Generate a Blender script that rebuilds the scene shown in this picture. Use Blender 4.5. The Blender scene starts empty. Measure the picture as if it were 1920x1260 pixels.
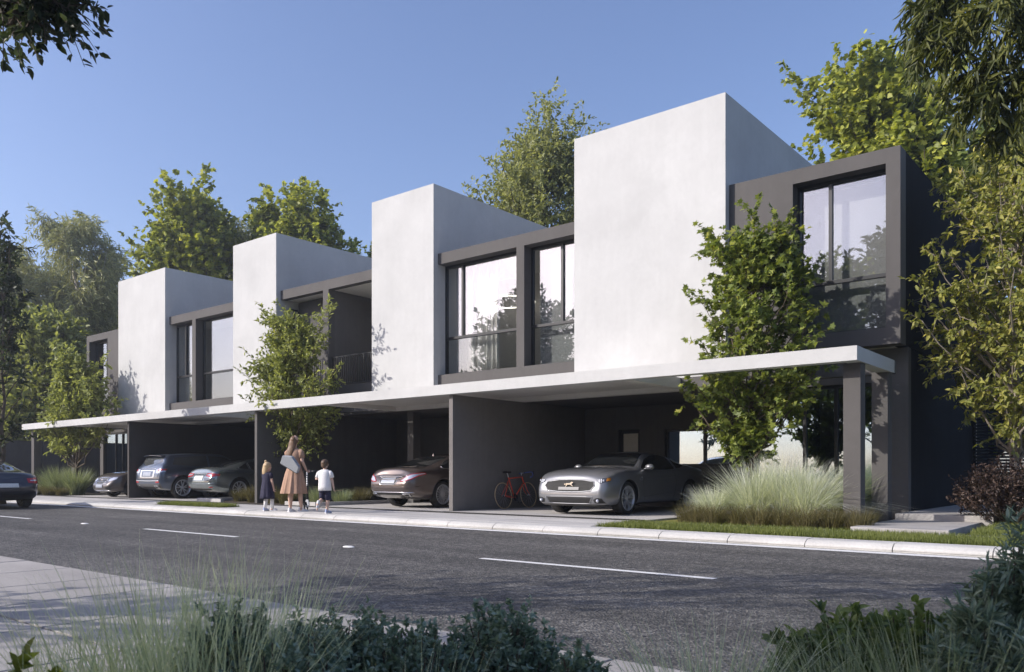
import bpy, bmesh, math, random
import numpy as np
from mathutils import Vector, Matrix
from mathutils.bvhtree import BVHTree

random.seed(7)
RNG = np.random.default_rng(11)
R = math.radians
SC = bpy.context.scene
COL = SC.collection

# ---------------------------------------------------------------- camera
# world: X runs along the terrace (houses at negative X), Y goes from the camera's verge across the road into the houses
CAM_H = 0.9
YAW = math.atan2(.6317, .7753)
FPX = 1535.0
cam_d = bpy.data.cameras.new('camera')
cam_d.sensor_width = 36.0
cam_d.lens = 36.0 * FPX / 1920.0
cam_d.shift_y = (887 - 630) / 1920.0
cam_d.clip_start = .05
cam_d.clip_end = 3000
cam_d.dof.use_dof = True
cam_d.dof.focus_distance = 19
cam_d.dof.aperture_fstop = 7.0
cam = bpy.data.objects.new('camera', cam_d)
COL.objects.link(cam)
cam.location = (0, 0, CAM_H)
cam.rotation_euler = (R(90), 0, YAW)
SC.camera = cam

# ---------------------------------------------------------------- light
SUN_EL = R(29)
SUN_AZ = math.atan2(.608, .794)          # light travels towards (+.608, +.794)
to_sun = Vector((-math.sin(SUN_AZ) * math.cos(SUN_EL), -math.cos(SUN_AZ) * math.cos(SUN_EL), math.sin(SUN_EL)))
w = bpy.data.worlds.new('World'); SC.world = w; w.use_nodes = True
nt = w.node_tree; nt.nodes.clear()
sky = nt.nodes.new('ShaderNodeTexSky'); sky.sky_type = 'NISHITA'; sky.sun_disc = False
sky.sun_elevation = SUN_EL
sky.sun_rotation = math.atan2(to_sun.x, to_sun.y)
sky.altitude = 0; sky.air_density = 1.0; sky.dust_density = 1.5; sky.ozone_density = 3.0
bg = nt.nodes.new('ShaderNodeBackground'); bg.inputs[1].default_value = .15
wo = nt.nodes.new('ShaderNodeOutputWorld')
tint = nt.nodes.new('ShaderNodeMix'); tint.data_type = 'RGBA'; tint.blend_type = 'MULTIPLY'; tint.inputs[0].default_value = 1.0
tint.inputs[7].default_value = (1.10, 1.0, 1.08, 1)      # the whole dome a touch more violet
nt.links.new(sky.outputs[0], tint.inputs[6]); nt.links.new(tint.outputs[2], bg.inputs[0]); nt.links.new(bg.outputs[0], wo.inputs[0])
sun_d = bpy.data.lights.new('sun', 'SUN'); sun_d.energy = 4.0; sun_d.angle = R(.55); sun_d.color = (1.0, .945, .87)
sun = bpy.data.objects.new('sun', sun_d); COL.objects.link(sun)
sun.rotation_euler = to_sun.to_track_quat('Z', 'Y').to_euler()
sun.location = (-20, -20, 30)
SC.view_settings.view_transform = 'Standard'; SC.view_settings.look = 'None'
SC.view_settings.gamma = 1.0; SC.view_settings.use_curve_mapping = False
SC.view_settings.exposure = 0.40
SC.cycles.max_bounces = 8; SC.cycles.transparent_max_bounces = 12
SC.cycles.caustics_reflective = False; SC.cycles.caustics_refractive = False
SC.cycles.use_denoising = True
SC.cycles.sample_clamp_indirect = 6

# ---------------------------------------------------------------- pixel helpers (photo pixels, 1920 x 1260)
CS, SN = math.cos(YAW), math.sin(YAW)
def px_z(x, y, z=0.0):
    d = FPX * (CAM_H - z) / (y - 887); l = (x - 960) * d / FPX
    return Vector((CS * l - SN * d, SN * l + CS * d, z))
def px_y(x, y, Y):
    u = (x - 960) / FPX; X = Y * (CS * u - SN) / (CS + SN * u); d = CS * Y - SN * X
    return Vector((X, Y, CAM_H - (y - 887) * d / FPX))
def px_d(x, y, d):
    l = (x - 960) * d / FPX
    return Vector((CS * l - SN * d, SN * l + CS * d, CAM_H - (y - 887) * d / FPX))

# ---------------------------------------------------------------- materials
MATS = {}
def nodes_of(name):
    m = bpy.data.materials.new(name); m.use_nodes = True
    t = m.node_tree; b = t.nodes['Principled BSDF']
    MATS[name] = m
    return m, t, b
def N(t, typ, **kw):
    n = t.nodes.new(typ)
    for k, v in kw.items():
        setattr(n, k, v)
    return n
def world_pos(t, scale=(1, 1, 1)):
    g = N(t, 'ShaderNodeNewGeometry'); mp = N(t, 'ShaderNodeMapping')
    mp.inputs['Scale'].default_value = scale
    t.links.new(g.outputs['Position'], mp.inputs['Vector'])
    return mp.outputs[0]
def obj_pos(t, scale=(1, 1, 1)):
    g = N(t, 'ShaderNodeTexCoord'); mp = N(t, 'ShaderNodeMapping')
    mp.inputs['Scale'].default_value = scale
    t.links.new(g.outputs['Object'], mp.inputs['Vector'])
    return mp.outputs[0]
def noise(t, vec, scale, detail=4, rough=.6):
    n = N(t, 'ShaderNodeTexNoise'); n.inputs['Scale'].default_value = scale
    n.inputs['Detail'].default_value = detail; n.inputs['Roughness'].default_value = rough
    t.links.new(vec, n.inputs['Vector'])
    return n.outputs['Fac']
def ramp(t, fac, stops):
    r = N(t, 'ShaderNodeValToRGB')
    while len(r.color_ramp.elements) < len(stops):
        r.color_ramp.elements.new(.5)
    for e, (p, c) in zip(r.color_ramp.elements, stops):
        e.position = p; e.color = (c[0], c[1], c[2], 1) if hasattr(c, '__len__') else (c, c, c, 1)
    t.links.new(fac, r.inputs[0])
    return r.outputs[0]
def mixc(t, fac, a, b, mode='MIX'):
    m = N(t, 'ShaderNodeMix', data_type='RGBA', blend_type=mode)
    for s, v in ((m.inputs[0], fac), (m.inputs[6], a), (m.inputs[7], b)):
        if hasattr(v, 'is_linked') or isinstance(v, bpy.types.NodeSocket):
            t.links.new(v, s)
        elif hasattr(v, '__len__'):
            s.default_value = (v[0], v[1], v[2], 1)
        else:
            s.default_value = v
    return m.outputs[2]
def bump(t, b, height, strength=.2, dist=.01):
    n = N(t, 'ShaderNodeBump'); n.inputs['Strength'].default_value = strength; n.inputs['Distance'].default_value = dist
    t.links.new(height, n.inputs['Height']); t.links.new(n.outputs[0], b.inputs['Normal'])
def scl(c, k): return tuple(min(1, v * k) for v in c)

def plain(name, col, rough=.6, metal=0.0, coat=0.0, var=0.0, vscale=8.0, spec=.5, bmp=0.0):
    m, t, b = nodes_of(name)
    b.inputs['Roughness'].default_value = rough; b.inputs['Metallic'].default_value = metal
    b.inputs['Coat Weight'].default_value = coat; b.inputs['Coat Roughness'].default_value = .04
    b.inputs['Specular IOR Level'].default_value = spec
    p = obj_pos(t); n = noise(t, p, vscale, 3)
    v = max(var, .04)
    t.links.new(ramp(t, n, [(.3, scl(col, 1 - v)), (.7, scl(col, 1 + v))]), b.inputs['Base Color'])
    if bmp: bump(t, b, noise(t, p, vscale * 6, 4), bmp, .004)
    return m
def stucco(name, col, var=.07, rough=.85, streak=.05, spec=.25):
    """trowelled render: broad cloudy patches, faint vertical run-off, fine grain relief"""
    m, t, b = nodes_of(name)
    p = world_pos(t)
    n1 = noise(t, p, .55, 5, .65)
    n2 = noise(t, world_pos(t, (5, 5, .35)), 1.3, 5, .6)
    n3 = noise(t, p, 9, 4, .7)
    c = ramp(t, n1, [(.3, scl(col, 1 - var)), (.7, scl(col, 1 + var))])
    c = mixc(t, 1.0, c, ramp(t, n2, [(.35, 1 - streak), (.65, 1.0)]), 'MULTIPLY')
    c = mixc(t, 1.0, c, ramp(t, n3, [(.3, 1 - var * .6), (.7, 1.0)]), 'MULTIPLY')
    t.links.new(c, b.inputs['Base Color'])
    b.inputs['Roughness'].default_value = rough; b.inputs['Specular IOR Level'].default_value = spec
    bump(t, b, noise(t, p, 38, 5, .7), .18, .01)
    return m
stucco('white_render', (.525, .525, .52), .085, .9, .03)
stucco('grey_render', (.105, .099, .096), .10, .8, .06)
stucco('charcoal_render', (.13, .125, .122), .12, .9, .08, .1)
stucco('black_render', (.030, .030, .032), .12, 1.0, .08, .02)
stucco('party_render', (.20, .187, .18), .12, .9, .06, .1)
stucco('shaded_party_render', (.085, .08, .078), .12, .9, .08, .1)  # party render for the left wall, its shade put into the colour
stucco('ceiling_render', (.70, .68, .65), .05, .85, .03)
stucco('room_white', (.62, .60, .56), .03, .85, .02)
plain('black_metal', (.022, .023, .025), .4, .3)
plain('dark_metal', (.035, .035, .037), .45, .4)
plain('slot_black', (.008, .008, .008), .7)
def concrete(name, col, var=.1, scale=1.2):
    m, t, b = nodes_of(name)
    p = world_pos(t)
    oi = N(t, 'ShaderNodeObjectInfo')
    c = ramp(t, noise(t, p, scale, 6, .65), [(.28, scl(col, 1 - var)), (.72, scl(col, 1 + var))])
    c = mixc(t, 1.0, c, ramp(t, noise(t, p, scale * 22, 4, .7), [(.3, .86), (.65, 1.0)]), 'MULTIPLY')
    st = noise(t, world_pos(t, (.7, 2.2, 1)), .8, 5, .6)
    c = mixc(t, 1.0, c, ramp(t, st, [(.32, .84), (.55, 1.0)]), 'MULTIPLY')
    c = mixc(t, 1.0, c, ramp(t, oi.outputs['Random'], [(0, .93), (1, 1.0)]), 'MULTIPLY')
    t.links.new(c, b.inputs['Base Color']); b.inputs['Roughness'].default_value = .85
    b.inputs['Specular IOR Level'].default_value = .3
    bump(t, b, noise(t, p, 45, 5, .7), .25, .006)
    return m
concrete('path_concrete', (.52, .50, .48), .1)
concrete('kerb_concrete', (.57, .555, .53), .12)
concrete('floor_concrete', (.50, .48, .46), .08)
concrete('near_concrete', (.40, .375, .355), .1)
concrete('step_stone', (.42, .40, .385), .08)

m, t, b = nodes_of('asphalt')
p = world_pos(t)
vo = N(t, 'ShaderNodeTexVoronoi'); vo.inputs['Scale'].default_value = 48; t.links.new(p, vo.inputs['Vector'])
vo2 = N(t, 'ShaderNodeTexVoronoi'); vo2.inputs['Scale'].default_value = 20; t.links.new(p, vo2.inputs['Vector'])
sep = N(t, 'ShaderNodeSeparateColor'); t.links.new(vo.outputs['Color'], sep.inputs[0])
sep2 = N(t, 'ShaderNodeSeparateColor'); t.links.new(vo2.outputs['Color'], sep2.inputs[0])
c = ramp(t, sep.outputs[0], [(.0, (.035, .034, .036)), (.5, (.095, .092, .093)), (.8, (.20, .195, .19)), (1.0, (.46, .445, .43))])
c = mixc(t, .5, c, ramp(t, sep2.outputs[1], [(.0, (.07, .068, .07)), (.7, (.145, .14, .139)), (1.0, (.30, .29, .28))]))
c = mixc(t, 1.0, c, ramp(t, noise(t, world_pos(t, (.25, 1, 1)), .9, 5, .6), [(.3, .68), (.7, 1.12)]), 'MULTIPLY')
c = mixc(t, 1.0, c, ramp(t, noise(t, world_pos(t, (.02, 1.1, 1)), 1.5, 3, .5), [(.38, .78), (.6, 1.05)]), 'MULTIPLY')
c = mixc(t, 1.0, c, ramp(t, noise(t, p, .35, 4, .6), [(.3, (.70, .68, .63)), (.7, (.94, .91, .85))]), 'MULTIPLY')
t.links.new(c, b.inputs['Base Color']); b.inputs['Roughness'].default_value = .72
b.inputs['Specular IOR Level'].default_value = .45
bump(t, b, vo.outputs['Distance'], .9, .014)

m, t, b = nodes_of('road_paint')
p = world_pos(t)
c = ramp(t, noise(t, p, 24, 5, .75), [(.3, (.55, .54, .52)), (.5, (.78, .77, .75))])
t.links.new(c, b.inputs['Base Color']); b.inputs['Roughness'].default_value = .6

m, t, b = nodes_of('soil')
p = world_pos(t)
c = ramp(t, noise(t, p, 6, 6, .7), [(.3, (.035, .026, .018)), (.55, (.075, .057, .04)), (.75, (.12, .095, .07))])
t.links.new(c, b.inputs['Base Color']); b.inputs['Roughness'].default_value = .95
bump(t, b, noise(t, p, 22, 5, .7), .7, .03)
m, t, b = nodes_of('moss')
p = world_pos(t)
c = ramp(t, noise(t, p, 14, 6, .7), [(.3, (.09, .085, .02)), (.6, (.20, .19, .03)), (.8, (.28, .25, .05))])
t.links.new(c, b.inputs['Base Color']); b.inputs['Roughness'].default_value = .95
bump(t, b, noise(t, p, 40, 5, .7), .6, .02)
m, t, b = nodes_of('turf')
p = world_pos(t)
c = ramp(t, noise(t, p, 3, 6, .7), [(.3, (.035, .05, .014)), (.6, (.07, .095, .025)), (.8, (.11, .12, .04))])
t.links.new(c, b.inputs['Base Color']); b.inputs['Roughness'].default_value = .95

def glass(name, tint, gloss, base=.30):
    m = bpy.data.materials.new(name); m.use_nodes = True; MATS[name] = m
    t = m.node_tree; t.nodes.clear()
    tr = N(t, 'ShaderNodeBsdfTransparent'); tr.inputs[0].default_value = (*tint, 1)
    gl = N(t, 'ShaderNodeBsdfGlossy'); gl.inputs['Roughness'].default_value = .006
    gl.inputs[0].default_value = (*gloss, 1)
    fr = N(t, 'ShaderNodeFresnel'); fr.inputs['IOR'].default_value = 1.6
    ge = N(t, 'ShaderNodeNewGeometry'); io = N(t, 'ShaderNodeMath', operation='MULTIPLY_ADD'); io.inputs[1].default_value = 1 / 1.55 - 1.55; io.inputs[2].default_value = 1.55
    t.links.new(ge.outputs['Backfacing'], io.inputs[0]); t.links.new(io.outputs[0], fr.inputs['IOR'])     # leaving the pane reflects as little as entering it
    ma = N(t, 'ShaderNodeMath', operation='MULTIPLY_ADD'); ma.inputs[1].default_value = 1 - base; ma.inputs[2].default_value = base
    t.links.new(fr.outputs[0], ma.inputs[0])
    nz = noise(t, world_pos(t), .8, 2, .5)
    bp = N(t, 'ShaderNodeBump'); bp.inputs['Strength'].default_value = .012; bp.inputs['Distance'].default_value = .05
    t.links.new(nz, bp.inputs['Height']); t.links.new(bp.outputs[0], gl.inputs['Normal'])
    mx = N(t, 'ShaderNodeMixShader'); o = N(t, 'ShaderNodeOutputMaterial')
    t.links.new(ma.outputs[0], mx.inputs[0]); t.links.new(tr.outputs[0], mx.inputs[1]); t.links.new(gl.outputs[0], mx.inputs[2])
    t.links.new(mx.outputs[0], o.inputs[0])
    return m
glass('window_glass', (.90, .91, .91), (.92, .94, .97), .13)
glass('lower_glass', (.84, .86, .86), (.80, .82, .84), .08)
glass('patio_glass', (.70, .74, .76), (.60, .78, 1.0), .26)

m = bpy.data.materials.new('lamp_glow'); m.use_nodes = True; MATS['lamp_glow'] = m
b = m.node_tree.nodes['Principled BSDF']
b.inputs['Emission Color'].default_value = (1, .93, .8, 1); b.inputs['Emission Strength'].default_value = 3.0

# ---------------------------------------------------------------- object helpers
def link(o, parent=None):
    COL.objects.link(o)
    if parent is not None: o.parent = parent
    return o
def tag(o, label=None, category=None, group=None, kind=None):
    if label: o['label'] = label
    if category: o['category'] = category
    if group: o['group'] = group
    if kind: o['kind'] = kind
    return o
def empty(name, loc=(0, 0, 0), rz=0.0, label=None, category=None, group=None, kind=None):
    o = bpy.data.objects.new(name, None); o.empty_display_size = .3
    o.location = loc; o.rotation_euler = (0, 0, rz); COL.objects.link(o)
    return tag(o, label, category, group, kind)
def wloc(o):
    v = Vector((0, 0, 0))
    while o is not None:
        v += Vector(o.location); o = o.parent
    return v
def mesh_obj(name, verts, faces, mat, parent=None, smooth=False, world=False):
    me = bpy.data.meshes.new(name)
    me.from_pydata([tuple(v) for v in verts], [], faces)
    me.materials.append(MATS[mat] if isinstance(mat, str) else mat)
    if smooth: me.polygons.foreach_set('use_smooth', [True] * len(me.polygons))
    me.update()
    o = bpy.data.objects.new(name, me); link(o, parent)
    if world and parent is not None:
        o.location = -wloc(parent)
    return o
class MB:
    """collects shapes into one mesh"""
    def __init__(s): s.v = []; s.f = []
    def add(s, vs, fs):
        n = len(s.v); s.v += [Vector(v) for v in vs]; s.f += [tuple(i + n for i in f) for f in fs]; return s
    def box(s, x0, x1, y0, y1, z0, z1):
        return s.add([(x0, y0, z0), (x1, y0, z0), (x1, y1, z0), (x0, y1, z0), (x0, y0, z1), (x1, y0, z1), (x1, y1, z1), (x0, y1, z1)],
                     [(0, 3, 2, 1), (4, 5, 6, 7), (0, 1, 5, 4), (1, 2, 6, 5), (2, 3, 7, 6), (3, 0, 4, 7)])
    def tube(s, pts, rad, k=8, cap=True):
        pts = [Vector(p) for p in pts]; n = len(pts)
        rad = [rad] * n if not hasattr(rad, '__len__') else rad
        base = len(s.v); ref = None
        for i, p in enumerate(pts):
            d = (pts[min(i + 1, n - 1)] - pts[max(i - 1, 0)]).normalized()
            if ref is None:
                ref = d.orthogonal().normalized()
            else:
                ref = (ref - d * ref.dot(d))
                ref = ref.normalized() if ref.length > 1e-6 else d.orthogonal().normalized()
            bi = d.cross(ref)
            for j in range(k):
                a = 2 * math.pi * j / k
                s.v.append(p + (ref * math.cos(a) + bi * math.sin(a)) * rad[i])
        for i in range(n - 1):
            for j in range(k):
                a, b2 = base + i * k + j, base + i * k + (j + 1) % k
                s.f.append((a, b2, b2 + k, a + k))
        if cap:
            s.f.append(tuple(base + j for j in reversed(range(k)))); s.f.append(tuple(base + (n - 1) * k + j for j in range(k)))
        return s
    def lathe(s, prof, axis='y', k=32, c=(0, 0, 0), closed=False):
        """prof: (radius, along)"""
        base = len(s.v); n = len(prof); c = Vector(c)
        for r, h in prof:
            for j in range(k):
                a = 2 * math.pi * j / k; u, v = r * math.cos(a), r * math.sin(a)
                s.v.append(c + (Vector((u, h, v)) if axis == 'y' else Vector((u, v, h)) if axis == 'z' else Vector((h, u, v))))
        for i in range(n if closed else n - 1):
            i2 = (i + 1) % n
            for j in range(k):
                j2 = (j + 1) % k
                s.f.append((base + i * k + j, base + i2 * k + j, base + i2 * k + j2, base + i * k + j2))
        return s
    def loft(s, rings, cap=True):
        k = len(rings[0]); base = len(s.v)
        for r in rings: s.v += [Vector(p) for p in r]
        for i in range(len(rings) - 1):
            for j in range(k):
                a, b2 = base + i * k + j, base + i * k + (j + 1) % k
                s.f.append((a, b2, b2 + k, a + k))
        if cap:
            s.f.append(tuple(base + j for j in reversed(range(k)))); s.f.append(tuple(base + (len(rings) - 1) * k + j for j in range(k)))
        return s
    def sphere(s, c, r, nu=12, nv=8):
        c = Vector(c); r = Vector(r) if hasattr(r, '__len__') else Vector((r, r, r))
        rings = []
        for i in range(nv + 1):
            th = math.pi * (i + .02) / (nv + .04)
            rings.append([c + Vector((r.x * math.sin(th) * math.cos(2 * math.pi * j / nu), r.y * math.sin(th) * math.sin(2 * math.pi * j / nu), r.z * math.cos(th))) for j in range(nu)])
        return s.loft(rings)
    def build(s, name, mat, parent=None, smooth=False, world=False, bevel=0.0):
        o = mesh_obj(name, s.v, s.f, mat, parent, smooth, world)
        if bevel:
            bm = bmesh.new(); bm.from_mesh(o.data)
            bmesh.ops.recalc_face_normals(bm, faces=bm.faces)
            bmesh.ops.bevel(bm, geom=[e for e in bm.edges if len(e.link_faces) == 2 and e.calc_face_angle(0) > .5], offset=bevel, segments=1, affect='EDGES', profile=.5)
            bm.to_mesh(o.data); bm.free()
        elif smooth == 'auto':
            pass
        return o
def fix_normals(o):
    bm = bmesh.new(); bm.from_mesh(o.data); bmesh.ops.recalc_face_normals(bm, faces=bm.faces); bm.to_mesh(o.data); bm.free(); return o
def auto_smooth(o, ang=40):
    o.data.polygons.foreach_set('use_smooth', [True] * len(o.data.polygons))
    o.data.set_sharp_from_angle(angle=R(ang)); return o
def box(name, x0, x1, y0, y1, z0, z1, mat, parent=None, bevel=0.0):
    if x0 > x1: x0, x1 = x1, x0
    return MB().box(x0, x1, y0, y1, z0, z1).build(name, mat, parent, world=True, bevel=bevel)
def wall(name, x0, x1, y0, y1, z0, z1, holes, mat, parent):
    """upright slab along X with rectangular openings (hx0, hx1, hz0, hz1), reveals included"""
    xs = sorted({x0, x1, *[min(max(h[i], x0), x1) for h in holes for i in (0, 1)]})
    zs = sorted({z0, z1, *[min(max(h[i], z0), z1) for h in holes for i in (2, 3)]})
    nx, nz = len(xs) - 1, len(zs) - 1
    def solid(i, j):
        if i < 0 or j < 0 or i >= nx or j >= nz: return False
        cx, cz = (xs[i] + xs[i + 1]) / 2, (zs[j] + zs[j + 1]) / 2
        return not any(h[0] < cx < h[1] and h[2] < cz < h[3] for h in holes)
    b = bmesh.new(); vv = {}
    def V(i, j, k):
        if (i, j, k) not in vv: vv[i, j, k] = b.verts.new((xs[i], (y0, y1)[k], zs[j]))
        return vv[i, j, k]
    for i in range(nx):
        for j in range(nz):
            if not solid(i, j): continue
            b.faces.new((V(i, j, 0), V(i + 1, j, 0), V(i + 1, j + 1, 0), V(i, j + 1, 0)))
            b.faces.new((V(i, j, 1), V(i, j + 1, 1), V(i + 1, j + 1, 1), V(i + 1, j, 1)))
            if not solid(i - 1, j): b.faces.new((V(i, j, 0), V(i, j + 1, 0), V(i, j + 1, 1), V(i, j, 1)))
            if not solid(i + 1, j): b.faces.new((V(i + 1, j, 0), V(i + 1, j, 1), V(i + 1, j + 1, 1), V(i + 1, j + 1, 0)))
            if not solid(i, j - 1): b.faces.new((V(i, j, 0), V(i, j, 1), V(i + 1, j, 1), V(i + 1, j, 0)))
            if not solid(i, j + 1): b.faces.new((V(i, j + 1, 0), V(i + 1, j + 1, 0), V(i + 1, j + 1, 1), V(i, j + 1, 1)))
    me = bpy.data.meshes.new(name); b.to_mesh(me); b.free(); me.materials.append(MATS[mat])
    o = bpy.data.objects.new(name, me); link(o, parent); o.location = -wloc(parent)
    return o
# ================================================================ ground, road, pavements
def sheet(name, x0, x1, y0, y1, z, mat, parent=None):
    return mesh_obj(name, [(x0, y0, z), (x1, y0, z), (x1, y1, z), (x0, y1, z)], [(0, 1, 2, 3)], mat, parent)
tag(sheet('ground', -1500, 1500, -1500, 1500, -.17, 'turf'), kind='structure')
road = tag(sheet('road', -400, 400, 3.80, 11.27, -.12, 'asphalt'), kind='structure')
RX0 = -3.46
for k in range(-9, 1):
    x1 = RX0 + 8.17 * k
    o = mesh_obj('lane_dash', [(x1 - 3.0, 7.29, -.116), (x1, 7.29, -.116), (x1, 7.40, -.116), (x1 - 3.0, 7.40, -.116)], [(0, 1, 2, 3)], 'road_paint', road)
    mb = MB(); cx = x1 - 5.42
    prof = [(.001, .016), (.045, .014), (.062, .006), (.068, 0)]
    rings = [[Vector((cx + r * 1.5 * math.cos(a * math.pi / 8), 7.33 + r * math.sin(a * math.pi / 8), -.1195 + h)) for a in range(16)] for r, h in prof]
    mb.loft(rings, cap=False).build('road_marker', 'road_paint', road, smooth=True)
mesh_obj('edge_line', [(-400, 10.93, -.116), (400, 10.93, -.116), (400, 11.17, -.116), (-400, 11.17, -.116)], [(0, 1, 2, 3)], 'road_paint', road)

kerb = empty('kerb', (0, 11.4, -.12), kind='structure')
kprof = [(11.275, -.16), (11.275, -.085), (11.30, -.055), (11.36, -.022), (11.40, -.012), (11.62, -.004), (11.62, -.16)]
n = len(kprof); L = 1.13 - .012
kme = None
for k in range(70):
    x = 9.0 - 1.13 * k
    if kme is None:
        vs = [(-s * L / 2, y - 11.4, z + .12) for s in (-1, 1) for y, z in kprof]
        fs = [(i, i + n, (i + 1) % n + n, (i + 1) % n) for i in range(n)] + [tuple(range(n)), tuple(reversed(range(n, 2 * n)))]
        o = fix_normals(mesh_obj('kerbstone', vs, fs, 'kerb_concrete', kerb)); kme = o.data
    else:
        o = bpy.data.objects.new('kerbstone', kme); link(o, kerb)
    o.location = (x, random.uniform(-.004, .004), random.uniform(-.003, .003)); o.rotation_euler.z = random.uniform(-.002, .002)
tag(sheet('kerb_bedding', -70, 10, 11.27, 11.63, -.10, 'slot_black'), kind='structure')

def slab_field(root, xs, ys, z, mat, gap=.008, name='slab', jit=.0015):
    for i in range(len(xs) - 1):
        for j in range(len(ys) - 1):
            x0, x1, y0, y1 = xs[i] + gap / 2, xs[i + 1] - gap / 2, ys[j] + gap / 2, ys[j + 1] - gap / 2
            o = MB().box(-(x1 - x0) / 2, (x1 - x0) / 2, -(y1 - y0) / 2, (y1 - y0) / 2, -.07, 0).build(name, mat, root, bevel=.004)
            o.location = ((x0 + x1) / 2, (y0 + y1) / 2, z + random.uniform(-jit, jit))
pav = empty('pavement', (0, 0, 0), kind='structure')
slab_field(pav, [-62 + 2.26 * i for i in range(25)] + [-7.75], [11.63, 12.62, 13.42], 0, 'path_concrete', .011)
slab_field(pav, [-7.75 + 2.26 * i for i in range(9)], [12.95, 13.40], -.005, 'path_concrete')
tag(sheet('pavement_bed', -70, 12, 11.6, 13.56, -.078, 'slot_black'), kind='structure')
dr = tag(box('drain', -62, -7.8, 13.43, 13.542, -.07, .022, 'slot_black'), kind='structure')
carfloor = empty('carport_floor', (0, 0, 0), kind='structure')
slab_field(carfloor, [-34.2, -31.9, -29.43], [13.55, 16.6, 19.7], .0, 'floor_concrete')
slab_field(carfloor, [-29.31, -26.9, -24.45], [13.55, 16.6, 19.7], .0, 'floor_concrete')
slab_field(carfloor, [-18.25, -15.85, -13.45], [13.55, 16.6, 19.7], .0, 'floor_concrete')
slab_field(carfloor, [-13.33, -10.6, -7.9], [13.55, 16.6, 19.7], .0, 'floor_concrete')
tag(sheet('house_base', -42, -2, 13.56, 30, -.08, 'soil'), kind='structure')

near = empty('near_pavement', (0, 0, 0), kind='structure')
slab_field(near, [-60 + 1.13 * i for i in range(61)], [-1.6, .55, 2.2, 3.79], -.105, 'near_concrete', .022)
tag(sheet('near_bedding', -70, 12, -1.7, 3.80, -.155, 'slot_black'), kind='structure')

# ================================================================ the terrace of four houses
XC = -21.37
YF = 16.70          # dark render face of the upper floor
def windows(parent, x0, x1, z0, z1, y, mull=(), transom=None, low_mull=False, gm='window_glass', gl='lower_glass', fw=.055, fd=.09):
    """frame with glass; each pane a sub-part"""
    if x0 > x1: x0, x1 = x1, x0
    mb = MB()
    mb.box(x0, x0 + fw, y, y + fd, z0, z1).box(x1 - fw, x1, y, y + fd, z0, z1)
    mb.box(x0 + fw, x1 - fw, y, y + fd, z1 - fw * 1.3, z1).box(x0 + fw, x1 - fw, y, y + fd, z0, z0 + fw)
    xs = [x0 + fw] + sorted(mull) + [x1 - fw]
    zt = z1 - fw * 1.3; zb = z0 + fw
    tz = transom
    if tz: mb.box(x0 + fw, x1 - fw, y - .012, y + fd + .01, tz - .035, tz + .035)
    for xm in sorted(mull):
        mb.box(xm - .035, xm + .035, y - .006, y + fd + .006, (tz + .036) if tz and not low_mull else zb, zt)
    win = mb.build('window', 'black_metal', parent, world=True)
    def pane(a, b2, c, d, mt):
        o = MB().box(a, b2, y + .04, y + .052, c, d).build('pane', mt, win)
    for i in range(len(xs) - 1):
        a = xs[i] + (.036 if i else .001); b2 = xs[i + 1] - (.036 if i < len(xs) - 2 else .001)
        pane(a, b2, (tz + .036) if tz else zb, zt, gm)
        if tz and low_mull: pane(a, b2, zb, tz - .036, gl)
    if tz and not low_mull: pane(x0 + fw, x1 - fw, zb, tz - .036, gl)
    return win

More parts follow.
